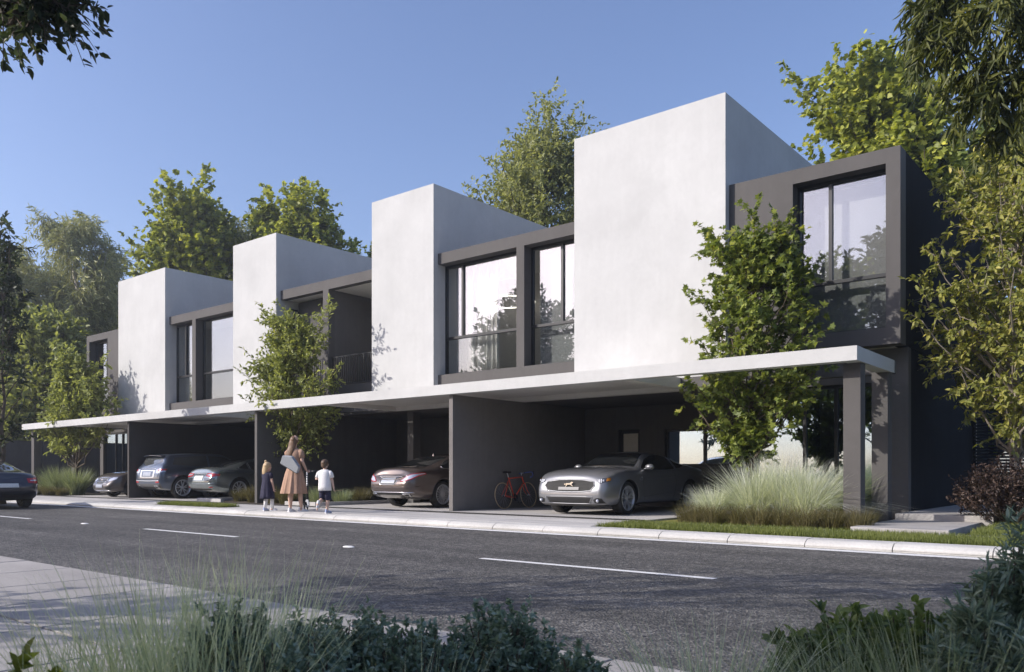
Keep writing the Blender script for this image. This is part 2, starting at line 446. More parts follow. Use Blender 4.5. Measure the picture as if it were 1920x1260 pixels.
HOUSES = {}
def house(key, m, label):
    A = (lambda x: 2 * XC - x) if m else (lambda x: x)
    def B(name, x0, x1, *r): return box(name, A(x0), A(x1), *r)
    def WL(name, x0, x1, y0, y1, z0, z1, holes, mat):
        a, b2 = sorted((A(x0), A(x1)))
        return wall(name, a, b2, y0, y1, z0, z1, [(*sorted((A(h[0]), A(h[1]))), h[2], h[3]) for h in holes], mat, h_)
    end = key in ('end_right', 'end_left')
    xb = -8.7 if end else -17.4
    h_ = empty('townhouse', (A(xb), 19, 0), label=label, category='house', group='terrace of four townhouses')
    HOUSES[key] = h_
    if end:
        B('white_tower', -11.49, -7.55, 16.52, 24, 3.005, 9.08, 'white_render', h_)
        # bay beside the party wall
        WL('bay_wall', -13.39, -11.47, YF, 17.1, 3.05, 7.13, [(-13.2, -11.2, 3.68, 6.82)], 'grey_render')
        wn = windows(h_, A(-13.2), A(-11.47), 3.68, 6.82, 17.0, [A(-12.2)], 4.74)
        # end bay with the tall window
        WL('end_bay_wall', -7.54, -4.10, YF, 17.1, 3.37, 7.13, [(-6.16, -4.36, 3.70, 6.84)], 'grey_render')
        windows(h_, A(-6.16), A(-4.36), 3.70, 6.84, 16.98, [A(-5.49)], 4.77)
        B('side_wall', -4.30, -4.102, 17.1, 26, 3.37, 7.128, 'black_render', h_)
        B('end_floor', -7.54, -4.31, 17.1, 24, 3.38, 3.6, 'room_white', h_)
        B('roof', -7.54, -4.31, 17.11, 24, 6.9, 7.0, 'charcoal_render', h_)
        B('room_wall', -7.5, -4.35, 18.9, 19.0, 3.61, 6.89, 'room_white', h_)
        B('room_floor', -13.38, -11.52, 17.11, 21.5, 3.3, 3.62, 'room_white', h_)
        B('room_ceiling', -13.38, -11.52, 17.11, 21.5, 6.85, 7.0, 'room_white', h_)
        B('room_back', -13.38, -11.52, 18.6, 18.7, 3.63, 6.84, 'room_white', h_)
        # ground floor
        WL('carport_wall', -13.32, -7.43, 19.70, 19.9, 0, 2.75, [(-12.2, -11.52, .0, 2.11), (-10.75, -8.87, 1.09, 2.08)], 'charcoal_render')
        windows(h_, A(-10.75), A(-8.87), 1.09, 2.08, 19.78, [A(-9.62)], None, gm='patio_glass')
        d = B('door', -12.18, -11.54, 19.80, 19.86, .01, 2.10, 'black_metal', h_)
        B('door_glass', -12.08, -11.62, 19.785, 19.799, .25, 2.0, 'frosted', d)
        B('return_wall', -7.42, -7.30, 17.505, 19.9, 0, 2.93, 'charcoal_render', h_)
        WL('living_wall', -7.42, -4.10, 17.3, 17.5, 0, 3.365, [(-7.22, -4.42, .14, 2.72)], 'charcoal_render')
        windows(h_, A(-7.22), A(-4.42), .14, 2.72, 17.36, [A(-6.15), A(-5.5)], None, gm='patio_glass', low_mull=True)
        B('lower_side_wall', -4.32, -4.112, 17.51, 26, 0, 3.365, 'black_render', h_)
        B('living_ceiling', -7.29, -4.33, 17.51, 21.8, 2.80, 2.9, 'room_white', h_)
        B('living_floor', -7.29, -4.33, 17.51, 21.8, .0, .1, 'floor_concrete', h_)
        B('living_back', -7.29, -4.33, 21.7, 21.8, .11, 2.79, 'room_white', h_)
        B('carport_back_room', -11.3, -8.4, 21.0, 21.1, 0, 2.75, 'room_white', h_)
        B('carport_ceiling', -13.31, -7.43, 16.955, 19.69, 2.76, 2.925, 'charcoal_render', h_)
        B('rear_wall', -13.3, -4.32, 25.7, 26, 0, 6.9, 'charcoal_render', h_)
    else:
        B('white_tower', -18.93, -16.32, 16.52, 24, 3.005, 9.08, 'white_render', h_)
        WL('bay_wall', -16.33, -13.39, YF, 17.1, 3.05, 7.13, [(-16.5, -13.46, 3.68, 6.82)], 'grey_render')
        windows(h_, A(-16.32), A(-13.46), 3.68, 6.82, 17.0, [A(-15.65)], 4.74)
        B('room_floor', -16.30, -13.40, 17.11, 21.5, 3.3, 3.62, 'room_white', h_)
        B('room_ceiling', -16.30, -13.40, 17.11, 21.5, 6.85, 7.0, 'room_white', h_)
        B('room_back', -16.30, -13.40, 19.4, 19.5, 3.63, 6.84, 'room_white', h_)
        # loggia beside the middle party wall
        WL('loggia_frame', XC + .0, -18.92, YF, 16.95, 3.05, 7.13, [(-21.23, -18.8, 3.69, 6.82)], 'grey_render')
        B('loggia_ceiling', XC + .01, -18.95, 16.96, 19.5, 6.83, 6.98, 'ceiling_render', h_)
        B('loggia_floor', XC + .01, -18.95, 16.96, 19.5, 3.5, 3.68, 'floor_concrete', h_)
        if not m:
            B('loggia_back', XC + .13, -18.95, 18.9, 19.1, 3.69, 6.82, 'charcoal_render', h_)
            B('loggia_party_wall', XC + .012, XC + .125, 16.96, 18.89, 3.69, 6.82, 'charcoal_render', h_)
        else:
            B('loggia_back', XC + .13, -18.95, 17.42, 17.6, 3.69, 6.82, 'charcoal_render', h_)
            wx = A(-18.95)
            fr = MB().box(wx, wx + .05, 16.97, 17.03, 3.7, 6.5).box(wx, wx + .05, 17.17, 17.23, 3.7, 6.5).box(wx, wx + .05, 17.37, 17.41, 3.7, 6.5).box(wx, wx + .05, 17.03, 17.37, 6.5, 6.56).build('side_window', 'black_metal', h_, world=True)
            MB().box(wx + .005, wx + .03, 17.031, 17.169, 3.7, 6.499).build('pane', 'frosted', fr)
            MB().box(wx + .005, wx + .03, 17.231, 17.369, 3.7, 6.499).build('pane', 'frosted', fr)
        # railing of flat upright bars
        x0, x1 = sorted((A(-21.20), A(-18.95)))
        rl = MB().box(x0, x1, 16.80, 16.84, 4.60, 4.64).box(x0, x1, 16.80, 16.84, 3.73, 3.76).build('railing', 'black_metal', h_, world=True)
        sm = None
        for k in range(21):
            x = x0 + .05 + (x1 - x0 - .1) * k / 20
            if sm is None:
                o = MB().box(-.022, .022, -.012, .012, 0, .838).build('slat', 'black_metal', rl); sm = o.data
            else:
                o = bpy.data.objects.new('slat', sm); link(o, rl)
            o.location = (x, 16.82, 3.761)
        # ground floor
        WL('carport_wall', XC + .1, -13.47, 19.70, 19.9, 0, 2.75, [(-15.1, -14.2, 0, 2.11)], 'charcoal_render')
        B('door', -15.08, -14.22, 19.80, 19.86, .01, 2.10, 'black_metal', h_)
        B('pilaster', -18.2, -17.95, 17.3, 17.6, 0, 2.75, 'charcoal_render', h_)
        B('carport_ceiling', XC + .1, -13.47, 16.955, 19.69, 2.76, 2.925, 'charcoal_render', h_)
        B('rear_wall', XC + .1, -13.46, 25.7, 26, 0, 6.9, 'charcoal_render', h_)
    # first-floor slab behind the towers
    if end:
        B('floor_slab', -13.38, -7.43, 16.9, 24, 2.94, 3.04, 'charcoal_render', h_)
        B('roof_deck', -13.38, -11.5, 17.12, 24, 7.005, 7.05, 'charcoal_render', h_)
    else:
        B('floor_slab', XC + .01, -13.40, 16.9, 24, 2.94, 3.04, 'charcoal_render', h_)
        B('roof_deck', -16.31, -13.40, 17.12, 24, 7.005, 7.05, 'charcoal_render', h_)
        B('loggia_roof', XC + .01, -18.94, 16.96, 24, 7.005, 7.05, 'charcoal_render', h_)
plain('frosted', (.60, .55, .47), .5)
house('end_right', False, 'near end townhouse with the tall window over the silver coupe carport')
house('mid_right', False, 'townhouse with ring lamp window, above the brown sedan')
house('mid_left', True, 'townhouse above the blue SUV, its loggia behind the middle tree')
house('end_left', True, 'far end townhouse on the left, half hidden by trees')
# party walls between the carports
for (x0, x1, key, pm) in ((-13.45, -13.33, 'mid_right', 'party_render'), (-21.46, -21.34, 'mid_right', 'charcoal_render'), (-29.43, -29.31, 'mid_left', 'shaded_party_render')):  # render darkens wall by wall leftward, deeper carport shade held in the colour
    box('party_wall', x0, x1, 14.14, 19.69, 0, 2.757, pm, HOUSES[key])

# ---------------------------------------------------------------- street canopy
can = empty('carport_canopy', (XC, 14.2, 0), label='long white concrete canopy running in front of all four carports', category='canopy')
box('fascia', 2 * XC + 4.10, -4.10, 14.0, 14.25, 2.76, 3.0, 'white_render', can)
box('rear_beam', -24.43, -18.31, 16.30, 16.5, 2.765, 2.995, 'charcoal_render', can)
for m in (0, 1):
    A = (lambda x: 2 * XC - x) if m else (lambda x: x)
    def P(name, x0, x1, *r): return box(name, A(x0), A(x1), *r)
    P('rear_beam', -8.499, -4.12, 16.30, 16.5, 2.765, 2.995, 'charcoal_render', can)
    P('end_beam', -4.36, -4.103, 14.251, 16.299, 2.762, 2.998, 'white_render', can)
    P('soffit', -18.10, -8.70, 14.251, 16.749, 2.88, 2.985, 'ceiling_render', can)
    P('rear_beam', -18.10, -8.70, 16.75, 16.95, 2.763, 2.985, 'ceiling_render', can)
    P('edge_beam', -18.30, -18.101, 14.251, 16.95, 2.762, 2.998, 'ceiling_render', can)
    P('edge_beam', -8.699, -8.50, 14.251, 16.95, 2.762, 2.998, 'ceiling_render', can)
    P('pillar', -4.43, -4.15, 14.36, 14.63, 0, 2.761, 'grey_render', can)
    P('pillar', -4.43, -4.15, 16.02, 16.29, 0, 2.761, 'grey_render', can)

# ---------------------------------------------------------------- rooms: curtains and ring lamp
def curtain(x0, x1, y, z0, z1, label, folds=9, amp=.055):
    n = folds * 8; vs = []; fs = []
    for i in range(n + 1):
        u = i / n
        for k, z in enumerate((z0, z0 + .5, (z0 + z1) / 2, z1)):
            a = amp * (1.15 if k == 0 else 1 - .1 * k)
            yy = y + a * math.sin(u * folds * 2 * math.pi + .6 * math.sin(u * 9 + k * .3)) + .02 * math.sin(u * 23 + k)
            vs.append((x0 + (x1 - x0) * u + .02 * math.sin(u * folds * 4 * math.pi), yy, z))
    for i in range(n):
        for k in range(3):
            a = i * 4 + k; fs.append((a, a + 4, a + 5, a + 1))
    o = mesh_obj('curtain', [(x - x0, yy - y, z - z0) for x, yy, z in vs], fs, 'curtain_cloth', None, True)
    o.location = (x0, y, z0)
    so = o.modifiers.new('thickness', 'SOLIDIFY'); so.thickness = .006
    return tag(o, label, 'curtain', 'curtains in upstairs windows')
plain('curtain_cloth', (.74, .70, .64), .9, var=.06)
curtain(-16.2, -14.55, 17.32, 3.64, 6.84, 'pale pleated curtain left of the ring lamp upstairs')
curtain(-27.0, -26.35, 17.32, 3.64, 6.84, 'cream curtain in the window beside the third white tower')
curtain(-31.1, -30.5, 17.32, 3.64, 6.84, 'cream curtain in the window beside the leftmost white tower', 5)
def blind(x0, x1, y, z0, z1, label):
    o = MB().box(-(x1 - x0) / 2, (x1 - x0) / 2, -.004, .004, 0, z1 - z0).tube([(-(x1 - x0) / 2, 0, z1 - z0 + .03), ((x1 - x0) / 2, 0, z1 - z0 + .03)], .032, 10).box(-(x1 - x0) / 2, (x1 - x0) / 2, -.012, .012, -.02, .001).build('roller_blind', 'blind_cloth')
    o.location = ((x0 + x1) / 2, y, z0); return tag(o, label, 'blind', 'sheer roller blinds upstairs')
plain('blind_cloth', (.33, .325, .31), .9, var=.03)
blind(-6.10, -4.42, 17.3, 3.75, 6.72, 'grey sheer blind in the tall end window')
blind(-13.12, -11.55, 17.3, 3.75, 6.72, 'grey sheer blind in the window left of the nearest tower')
rg = empty('ring_lamp', (-15.2, 18.35, 5.88), label='thin glowing ring lamp hanging in the upstairs room', category='lamp')
ring = []
for i in range(48):
    a = 2 * math.pi * i / 48
    c = Vector((math.cos(a), math.sin(a), 0))
    ring.append([c * (.86 + .014 * math.cos(b2 * math.pi / 3)) + Vector((0, 0, .02 * math.sin(b2 * math.pi / 3))) for b2 in range(6)])
mb = MB().loft(ring + [ring[0]], cap=False); mb.build('ring', 'lamp_glow', rg, smooth=True)
for a in (0, 2.1, 4.2):
    MB().tube([(.86 * math.cos(a), .86 * math.sin(a), .015), (0, 0, .965)], .003, 4).build('cable', 'black_metal', rg)
# white armchair on the right loggia
plain('chair_white', (.75, .74, .72), .6)
ch = empty('balcony_chair', (-19.45, 17.6, 3.681), R(20), label='white slatted chair standing behind the loggia railing', category='chair')
MB().box(-.3, .3, -.3, .3, .36, .42).build('seat', 'chair_white', ch, bevel=.01)
MB().box(-.3, .3, .26, .32, .421, .86).build('backrest', 'chair_white', ch, bevel=.01)
for sx in (-1, 1):
    MB().box(sx * .3 - .03, sx * .3 + .03, -.3, .25, .60, .64).build('armrest', 'chair_white', ch, bevel=.008)
    for sy in (-1, 1):
        MB().box(sx * .28 - .025, sx * .28 + .025, sy * .26 - .025, sy * .26 + .025, 0, .359).build('leg', 'chair_white', ch)
    MB().box(sx * .3 - .02, sx * .3 + .02, -.28, -.24, .421, .599).build('arm_post', 'chair_white', ch)

# ---------------------------------------------------------------- boundary walls, louvre fence, steps
bw = empty('boundary_wall', (-42.6, 20, 0), label='long dark grey garden wall behind the leftmost carport', category='wall')
for k in range(9):
    box('panel', -42.72, -42.5, 8.5 + 2.6 * k + .008, 8.5 + 2.6 * (k + 1) - .008, -.16, 2.38, 'charcoal_render', bw)
box('coping', -42.75, -42.47, 8.5, 31.9, 2.381, 2.44, 'charcoal_render', bw)
lf = empty('louvre_fence', (-2, 23.6, 0), label='black louvred fence beside the end townhouse behind the pale trunk', category='fence')
for x in (-4.05, -2.2, -.35, 1.5, 3.35):
    box('post', x - .04, x + .04, 23.65, 23.72, -.08, 2.5, 'black_metal', lf)
sm = None
for k in range(30):
    if sm is None:
        o = MB().add([(-3.7, -.035, -.02), (3.7, -.035, -.02), (3.7, -.025, -.028), (-3.7, -.025, -.028), (-3.7, .025, .028), (3.7, .025, .028), (3.7, .035, .02), (-3.7, .035, .02)],
                     [(0, 1, 5, 4), (2, 3, 7, 6), (0, 3, 2, 1), (4, 5, 6, 7), (0, 4, 7, 3), (1, 2, 6, 5)]).build('slat', 'dark_metal', lf); sm = o.data
    else:
        o = bpy.data.objects.new('slat', sm); link(o, lf)
    o.location = (1.65, 0.0, .1 + .08 * k)
step = empty('entry_path', (-3.3, 15, 0), kind='structure')
MB().box(-4.02, -2.62, 13.38, 16.0, -.07, .055).build('step', 'step_stone', step, world=True, bevel=.006)
MB().box(-4.02, -2.45, 16.005, 24.0, -.07, .16).build('step', 'step_stone', step, world=True, bevel=.006)
edg = empty('planter_edge', (-20, 14.2, 0), kind='structure')
MB().box(-19.7, -18.3, 13.95, 14.06, -.07, .10).build('edging', 'path_concrete', edg, world=True, bevel=.006)
MB().box(-18.36, -18.25, 14.06, 17.2, -.07, .10).build('edging', 'path_concrete', edg, world=True, bevel=.006)
MB().box(-24.4, -23.0, 13.95, 14.06, -.07, .10).build('edging', 'path_concrete', edg, world=True, bevel=.006)
MB().box(-24.45, -24.34, 14.06, 17.2, -.07, .10).build('edging', 'path_concrete', edg, world=True, bevel=.006)

def mound(name, x0, x1, y0, y1, z, mat, nx=24, ny=10, h=.05):
    vs = []; fs = []
    for i in range(nx + 1):
        for j in range(ny + 1):
            u, v = i / nx, j / ny
            e = min(u, 1 - u, v, 1 - v) * 5
            vs.append((x0 + (x1 - x0) * u, y0 + (y1 - y0) * v, z + h * min(1, e) * (.6 + .4 * math.sin(7 * u + 3) * math.cos(9 * v)) + random.uniform(0, .012)))
    for i in range(nx):
        for j in range(ny):
            a = i * (ny + 1) + j; fs.append((a, a + ny + 1, a + ny + 2, a + 1))
    return tag(mesh_obj(name, vs, fs, mat, None, True), kind='structure')
mound('planting_bed', -7.88, -4.04, 13.42, 17.28, -.04, 'moss', h=.05)
mound('planting_bed', -21.3, -18.37, 14.07, 17.2, -.02, 'soil', h=.06)
mound('planting_bed', -24.33, -21.48, 14.07, 17.2, -.02, 'soil', h=.06)
mound('planting_bed', -41.5, -34.3, 13.42, 17.28, -.04, 'soil', h=.06)
mound('verge_soil', -7.75, 9.0, 11.63, 12.95, -.03, 'turf', 60, 6, .02)
mound('verge_soil', -22.7, -19.3, 11.66, 12.35, .002, 'turf', 30, 6, .015)
mound('lawn_soil', -2.44, 9.0, 13.42, 24, -.03, 'turf', 30, 20, .03)
# ================================================================ vegetation
def leaf_mat(name, stops, trans=.35, rough=.5, tcol=1.5):
    m = bpy.data.materials.new(name); m.use_nodes = True; MATS[name] = m
    t = m.node_tree; b = t.nodes['Principled BSDF']; out = t.nodes['Material Output']
    g = N(t, 'ShaderNodeNewGeometry')
    n1 = noise(t, obj_pos(t), 1.1, 3, .6)
    mx = N(t, 'ShaderNodeMath', operation='MULTIPLY_ADD'); mx.inputs[1].default_value = .62
    t.links.new(g.outputs['Random Per Island'], mx.inputs[0])
    sc2 = N(t, 'ShaderNodeMath', operation='MULTIPLY_ADD'); sc2.inputs[1].default_value = .76; sc2.inputs[2].default_value = -.19
    t.links.new(n1, sc2.inputs[0]); t.links.new(sc2.outputs[0], mx.inputs[2])
    c = ramp(t, mx.outputs[0], stops)
    t.links.new(c, b.inputs['Base Color']); b.inputs['Roughness'].default_value = rough
    b.inputs['Specular IOR Level'].default_value = .3
    tr = N(t, 'ShaderNodeBsdfTranslucent')
    t.links.new(mixc(t, 1.0, c, (tcol, tcol, tcol * .5), 'MULTIPLY'), tr.inputs[0])
    ms = N(t, 'ShaderNodeMixShader'); ms.inputs[0].default_value = trans
    t.links.new(b.outputs[0], ms.inputs[1]); t.links.new(tr.outputs[0], ms.inputs[2]); t.links.new(ms.outputs[0], out.inputs[0])
    return m
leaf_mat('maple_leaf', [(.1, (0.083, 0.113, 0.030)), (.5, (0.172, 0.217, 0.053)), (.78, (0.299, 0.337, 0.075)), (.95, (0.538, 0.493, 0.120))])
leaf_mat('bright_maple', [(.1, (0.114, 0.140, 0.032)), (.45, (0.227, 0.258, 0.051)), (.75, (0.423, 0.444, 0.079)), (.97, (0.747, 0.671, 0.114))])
leaf_mat('fresh_leaf', [(.1, (0.128, 0.149, 0.053)), (.5, (0.247, 0.276, 0.090)), (.85, (0.419, 0.442, 0.164)), (1, (0.598, 0.568, 0.239))])
leaf_mat('pale_leaf', [(.1, (.15, .165, .07)), (.5, (.28, .295, .125)), (.85, (.42, .43, .20)), (1, (.54, .50, .26))])
leaf_mat('gum_leaf', [(.1, (0.178, 0.195, 0.099)), (.5, (0.340, 0.351, 0.178)), (.85, (0.583, 0.562, 0.290)), (1, (0.778, 0.702, 0.383))], .2)
leaf_mat('willow_leaf', [(.1, (.035, .045, .015)), (.5, (.08, .095, .026)), (.85, (.18, .185, .045)), (1, (.36, .33, .09))], .3)
leaf_mat('gold_leaf', [(.1, (0.130, 0.150, 0.039)), (.5, (0.247, 0.260, 0.065)), (.8, (0.403, 0.377, 0.098)), (1, (0.598, 0.507, 0.143))], .35)
leaf_mat('dark_leaf', [(.1, (0.022, 0.034, 0.018)), (.5, (0.045, 0.062, 0.032)), (.9, (0.085, 0.105, 0.050))], .25)
leaf_mat('purple_leaf', [(.1, (.03, .02, .018)), (.5, (.068, .045, .038)), (.85, (.125, .085, .066)), (1, (.19, .13, .09))], .2)
leaf_mat('shrub_leaf', [(.1, (0.096, 0.139, 0.104)), (.5, (0.200, 0.270, 0.205)), (.85, (0.365, 0.434, 0.348)), (1, (0.504, 0.557, 0.452))], .2)
leaf_mat('broad_leaf', [(.1, (0.060, 0.096, 0.036)), (.5, (0.120, 0.168, 0.060)), (.85, (0.228, 0.282, 0.096)), (1, (0.360, 0.384, 0.144))], .35)
leaf_mat('lawn_blade', [(.1, (.09, .11, .03)), (.5, (.17, .20, .055)), (.85, (.26, .28, .09)), (1, (.36, .34, .14))], .35)
leaf_mat('plume_blade', [(.1, (0.359, 0.398, 0.330)), (.45, (0.565, 0.594, 0.569)), (.8, (0.760, 0.773, 0.793)), (1, (0.776, 0.800, 0.800))], .4)
leaf_mat('tuft_blade', [(.1, (.075, .07, .03)), (.5, (.14, .125, .06)), (.85, (.23, .20, .105)), (1, (.30, .25, .15))], .3)
leaf_mat('sage_blade', [(.1, (0.137, 0.176, 0.098)), (.5, (0.254, 0.302, 0.186)), (.9, (0.468, 0.488, 0.332))], .3)
leaf_mat('pale_blade', [(.1, (0.341, 0.390, 0.269)), (.5, (0.585, 0.623, 0.463)), (.9, (0.800, 0.800, 0.683))], .35)
def bark(name, c0, c1, sc=8):
    m, t, b = nodes_of(name)
    p = obj_pos(t, (1, 1, .25))
    c = ramp(t, noise(t, p, sc, 6, .7), [(.32, c0), (.68, c1)])
    t.links.new(c, b.inputs['Base Color']); b.inputs['Roughness'].default_value = .9
    bump(t, b, noise(t, p, sc * 3, 5, .7), .6, .02)
bark('brown_bark', (.06, .045, .032), (.16, .125, .09))
bark('grey_bark', (.16, .135, .11), (.36, .31, .26))
bark('gum_bark', (.30, .27, .23), (.55, .51, .45), 4)

TEM = {
    'maple': (np.array([(0, 0), (.12, .16), (.02, .50), (.33, .30), (.52, .55), (.60, .18), (1, 0), (.60, -.18), (.52, -.55), (.33, -.30), (.02, -.50), (.12, -.16)]), [list(range(12))], .22),
    'maple_s': (np.array([(0, 0), (.05, .5), (.36, .26), (.55, .46), (1, 0), (.55, -.46), (.36, -.26), (.05, -.5)]), [list(range(8))], .2),
    'ovate': (np.array([(0, 0), (.3, .24), (.7, .19), (1, 0), (.7, -.19), (.3, -.24)]), [[0, 3, 2, 1], [0, 5, 4, 3]], .35),
    'lance': (np.array([(0, 0), (.3, .085), (.65, .075), (1, 0), (.65, -.075), (.3, -.085)]), [[0, 3, 2, 1], [0, 5, 4, 3]], .3),
    'small': (np.array([(0, 0), (.45, .26), (1, 0), (.45, -.26)]), [[0, 3, 2, 1]], .25),
}
def fast_mesh(name, V, loops, totals, mat, parent=None, smooth=False):
    me = bpy.data.meshes.new(name)
    me.vertices.add(len(V)); me.vertices.foreach_set('co', np.ascontiguousarray(V, dtype=np.float32).ravel())
    me.loops.add(len(loops)); me.loops.foreach_set('vertex_index', np.ascontiguousarray(loops, dtype=np.int32))
    me.polygons.add(len(totals))
    st = np.concatenate(([0], np.cumsum(totals)[:-1])).astype(np.int32)
    me.polygons.foreach_set('loop_start', st); me.polygons.foreach_set('loop_total', np.asarray(totals, dtype=np.int32))
    if smooth: me.polygons.foreach_set('use_smooth', np.ones(len(totals), dtype=bool))
    me.update(calc_edges=True)
    me.materials.append(MATS[mat])
    o = bpy.data.objects.new(name, me); link(o, parent)
    return o
def unit(a):
    return a / np.maximum(np.linalg.norm(a, axis=-1, keepdims=True), 1e-9)
def leaves(name, pos, dirs, nrm, size, tem, mat, parent, rng, curl=1.0):
    T, F, fold = TEM[tem]
    a = unit(dirs); s = unit(np.cross(nrm, a)); n = np.cross(a, s)
    k = len(T); lz = fold * np.abs(T[:, 1]) * curl - .18 * T[:, 0] ** 2 * curl
    wob = 1 + .25 * rng.normal(size=(len(pos), 1, 1))
    V = pos[:, None, :] + size[:, None, None] * (T[None, :, 0, None] * a[:, None, :] + T[None, :, 1, None] * s[:, None, :] + lz[None, :, None] * wob * n[:, None, :])
    V = V.reshape(-1, 3)
    fl = np.concatenate([np.array(f) for f in F]); tt = np.array([len(f) for f in F])
    loops = (fl[None, :] + (np.arange(len(pos)) * k)[:, None]).ravel()
    return fast_mesh(name, V, loops, np.tile(tt, len(pos)), mat, parent)
def curve_pts(p0, p1, rise, rng, n=6, jit=.05):
    p0, p1 = np.asarray(p0, float), np.asarray(p1, float)
    L = np.linalg.norm(p1 - p0); t = np.linspace(0, 1, n)[:, None]
    mid = (p0 + p1) / 2 + np.array([0, 0, rise * L]) 
    P = (1 - t) ** 2 * p0 + 2 * t * (1 - t) * mid + t ** 2 * p1
    P[1:-1] += rng.normal(scale=jit * L, size=(n - 2, 3)) * .5
    return P
PROF = {
    'egg': lambda h: np.sin(np.pi * np.clip(h, 0, 1) ** .75) ** .6,
    'low': lambda h: np.clip(h / .42, 0, 1) ** .85 * np.clip((1 - h) / .5, 0, 1) ** .45,
    'cone': lambda h: (1 - h) ** .75 * np.clip(h * 5, 0, 1) ** .5,
    'round': lambda h: np.sqrt(np.clip(1 - (2 * h - 1) ** 2, 0, 1)),
    'vase': lambda h: np.clip(h * 1.3, 0, 1) ** .7 * np.clip((1 - h) * 4, 0, 1) ** .5,
}
def tree(name, label, loc, H, cz, rx, leafm, tem, lsize, limbs=60, twigs=8, per=9, ry=None, prof='egg', trunk_r=.1, bk='brown_bark', seed=1,
         droop=0.0, up=.5, tw_len=.5, group=None, lean=(0, 0), shoots=0, extra=(), trunk_top=None, twig_mesh=True, category='tree', hang=0.0, fork=0, shell=.55, only=None):
    """trunk, limbs and a crown of separate leaves. loc is the foot; cz=(z0,z1) of the crown above the foot"""
    rng = np.random.default_rng(seed); ry = ry or rx
    root = empty(name, loc, label=label, category=category, group=group)
    top = np.array([lean[0] * H, lean[1] * H, trunk_top or cz[0] + (cz[1] - cz[0]) * .72])
    nt = 9; tt = np.linspace(0, 1, nt)
    TP = np.stack([top * t for t in tt]); TP[1:-1, :2] += rng.normal(scale=trunk_r * .5, size=(nt - 2, 2)); TP[0, 2] = -.06
    mb = MB()
    rad = [trunk_r * (1.25 if i == 0 else 1.0) * (1 - .78 * t) for i, t in enumerate(tt)]
    mb.tube(TP, rad, 9)
    def on_trunk(z):
        t = np.clip(z / top[2], 0, 1); i = min(int(t * (nt - 1)), nt - 2); f = t * (nt - 1) - i
        return TP[i] * (1 - f) + TP[i + 1] * f, trunk_r * (1 - .78 * t)
    ends = []
    if only is None:
        while len(ends) < limbs:
            h = rng.random() ** .85
            r = PROF[prof](h) * (shell + (1 - shell) * rng.random()) if rng.random() < .75 else PROF[prof](h) * rng.random() ** .5
            a = rng.random() * 2 * np.pi
            lump = 1 + .22 * np.sin(3 * a + seed) * np.cos(7 * h + seed * 2) + .12 * rng.normal()
            r = r * lump
            z = cz[0] + h * (cz[1] - cz[0])
            f = z / H
            ends.append((np.array([lean[0] * H * f + r * rx * np.cos(a), lean[1] * H * f + r * ry * np.sin(a), z]), 1.0))
        for k in range(shoots):
            a = rng.random() * 2 * np.pi; r = rng.random() ** .6 * .75
            z = cz[1] + (cz[1] - cz[0]) * rng.uniform(.02, .14) * (1.2 - r)
            ends.append((np.array([lean[0] * H + r * rx * np.cos(a), lean[1] * H + r * ry * np.sin(a), z]), 1.6))
    else:
        ends = []
    n_reg = len(ends); linked = []
    ex_ = [(np.asarray(e[:3], float) - np.asarray(loc, float), e[3] if len(e) > 3 else 1.0) for e in extra]
    ends += sorted(ex_, key=lambda q: np.hypot(q[0][0], q[0][1]))
    P_, D_, S_ = [], [], []
    for ie, (e, wgt) in enumerate(ends):
        hor = np.hypot(e[0] - lean[0] * e[2], e[1] - lean[1] * e[2])
        za = min(max(e[2] - hor * (.9 if up > 0 else .3) - .15 * H * rng.random(), cz[0] * .55, .2), top[2] * .98)
        b0, r0 = on_trunk(za)
        if ie >= n_reg:
            if linked:
                b1 = min(linked, key=lambda q: np.linalg.norm(q[0] - e))
                if np.linalg.norm(b1[0] - e) < np.linalg.norm(b0 - e) * .8: b0, r0 = b1[0], b1[1]
            linked.append((e, r0 * .72))
        pts = curve_pts(b0, e, -.10 if up > 0 and ie < n_reg else .10, rng, 7, .045 if ie < n_reg else .12)
        L = np.linalg.norm(e - b0)
        r_b = min(r0 * .5, .006 + .009 * L)
        mb.tube(pts, [r_b * (1 - .85 * i / 6) + .003 for i in range(7)], 5, cap=False)
        out = unit(e - np.array([0, 0, max(e[2] - hor * .6 - .3, 0)]))
        for k in range(int(twigs * wgt)):
            s = rng.uniform(.45, 1.0) if wgt == 1 else rng.uniform(.3, 1.0)
            j = s * 6; i = min(int(j), 5); f = j - i
            q = pts[i] * (1 - f) + pts[i + 1] * f
            d = unit(out * .55 + rng.normal(size=3) * .62 + np.array([0, 0, up * .55 - droop]))
            l = tw_len * rng.uniform(.5, 1.15)
            m_ = per + rng.integers(-2, 3)
            u = np.sort(rng.uniform(.12, 1.0, m_))[:, None]
            grav = np.array([0, 0, -1.0]) * (droop * .9 + .06)
            pp = q + d * l * u + grav * l * u ** 2
            if twig_mesh:
                mb.tube([q, q + d * l * .5 + grav * l * .25, q + d * l + grav * l], [.006, .004, .002], 3, cap=False)
            P_.append(pp + rng.normal(scale=.02 * l, size=pp.shape))
            side = rng.normal(size=(m_, 3))
            D_.append(unit(d[None, :] * .75 + side * .75 + np.array([0, 0, -hang])))
    tr = mb.build('trunk', bk, root, smooth=True)
    P = np.concatenate(P_); D = np.concatenate(D_)
    Nn = unit(np.array([0, 0, 1.0]) + rng.normal(size=P.shape) * (.55 if hang < .5 else 1.2) + np.array([-.25, -.3, 0]))
    S = lsize * rng.uniform(.6, 1.25, len(P))
    leaves('crown', P, D, Nn, S, tem, leafm, root, rng)
    return root
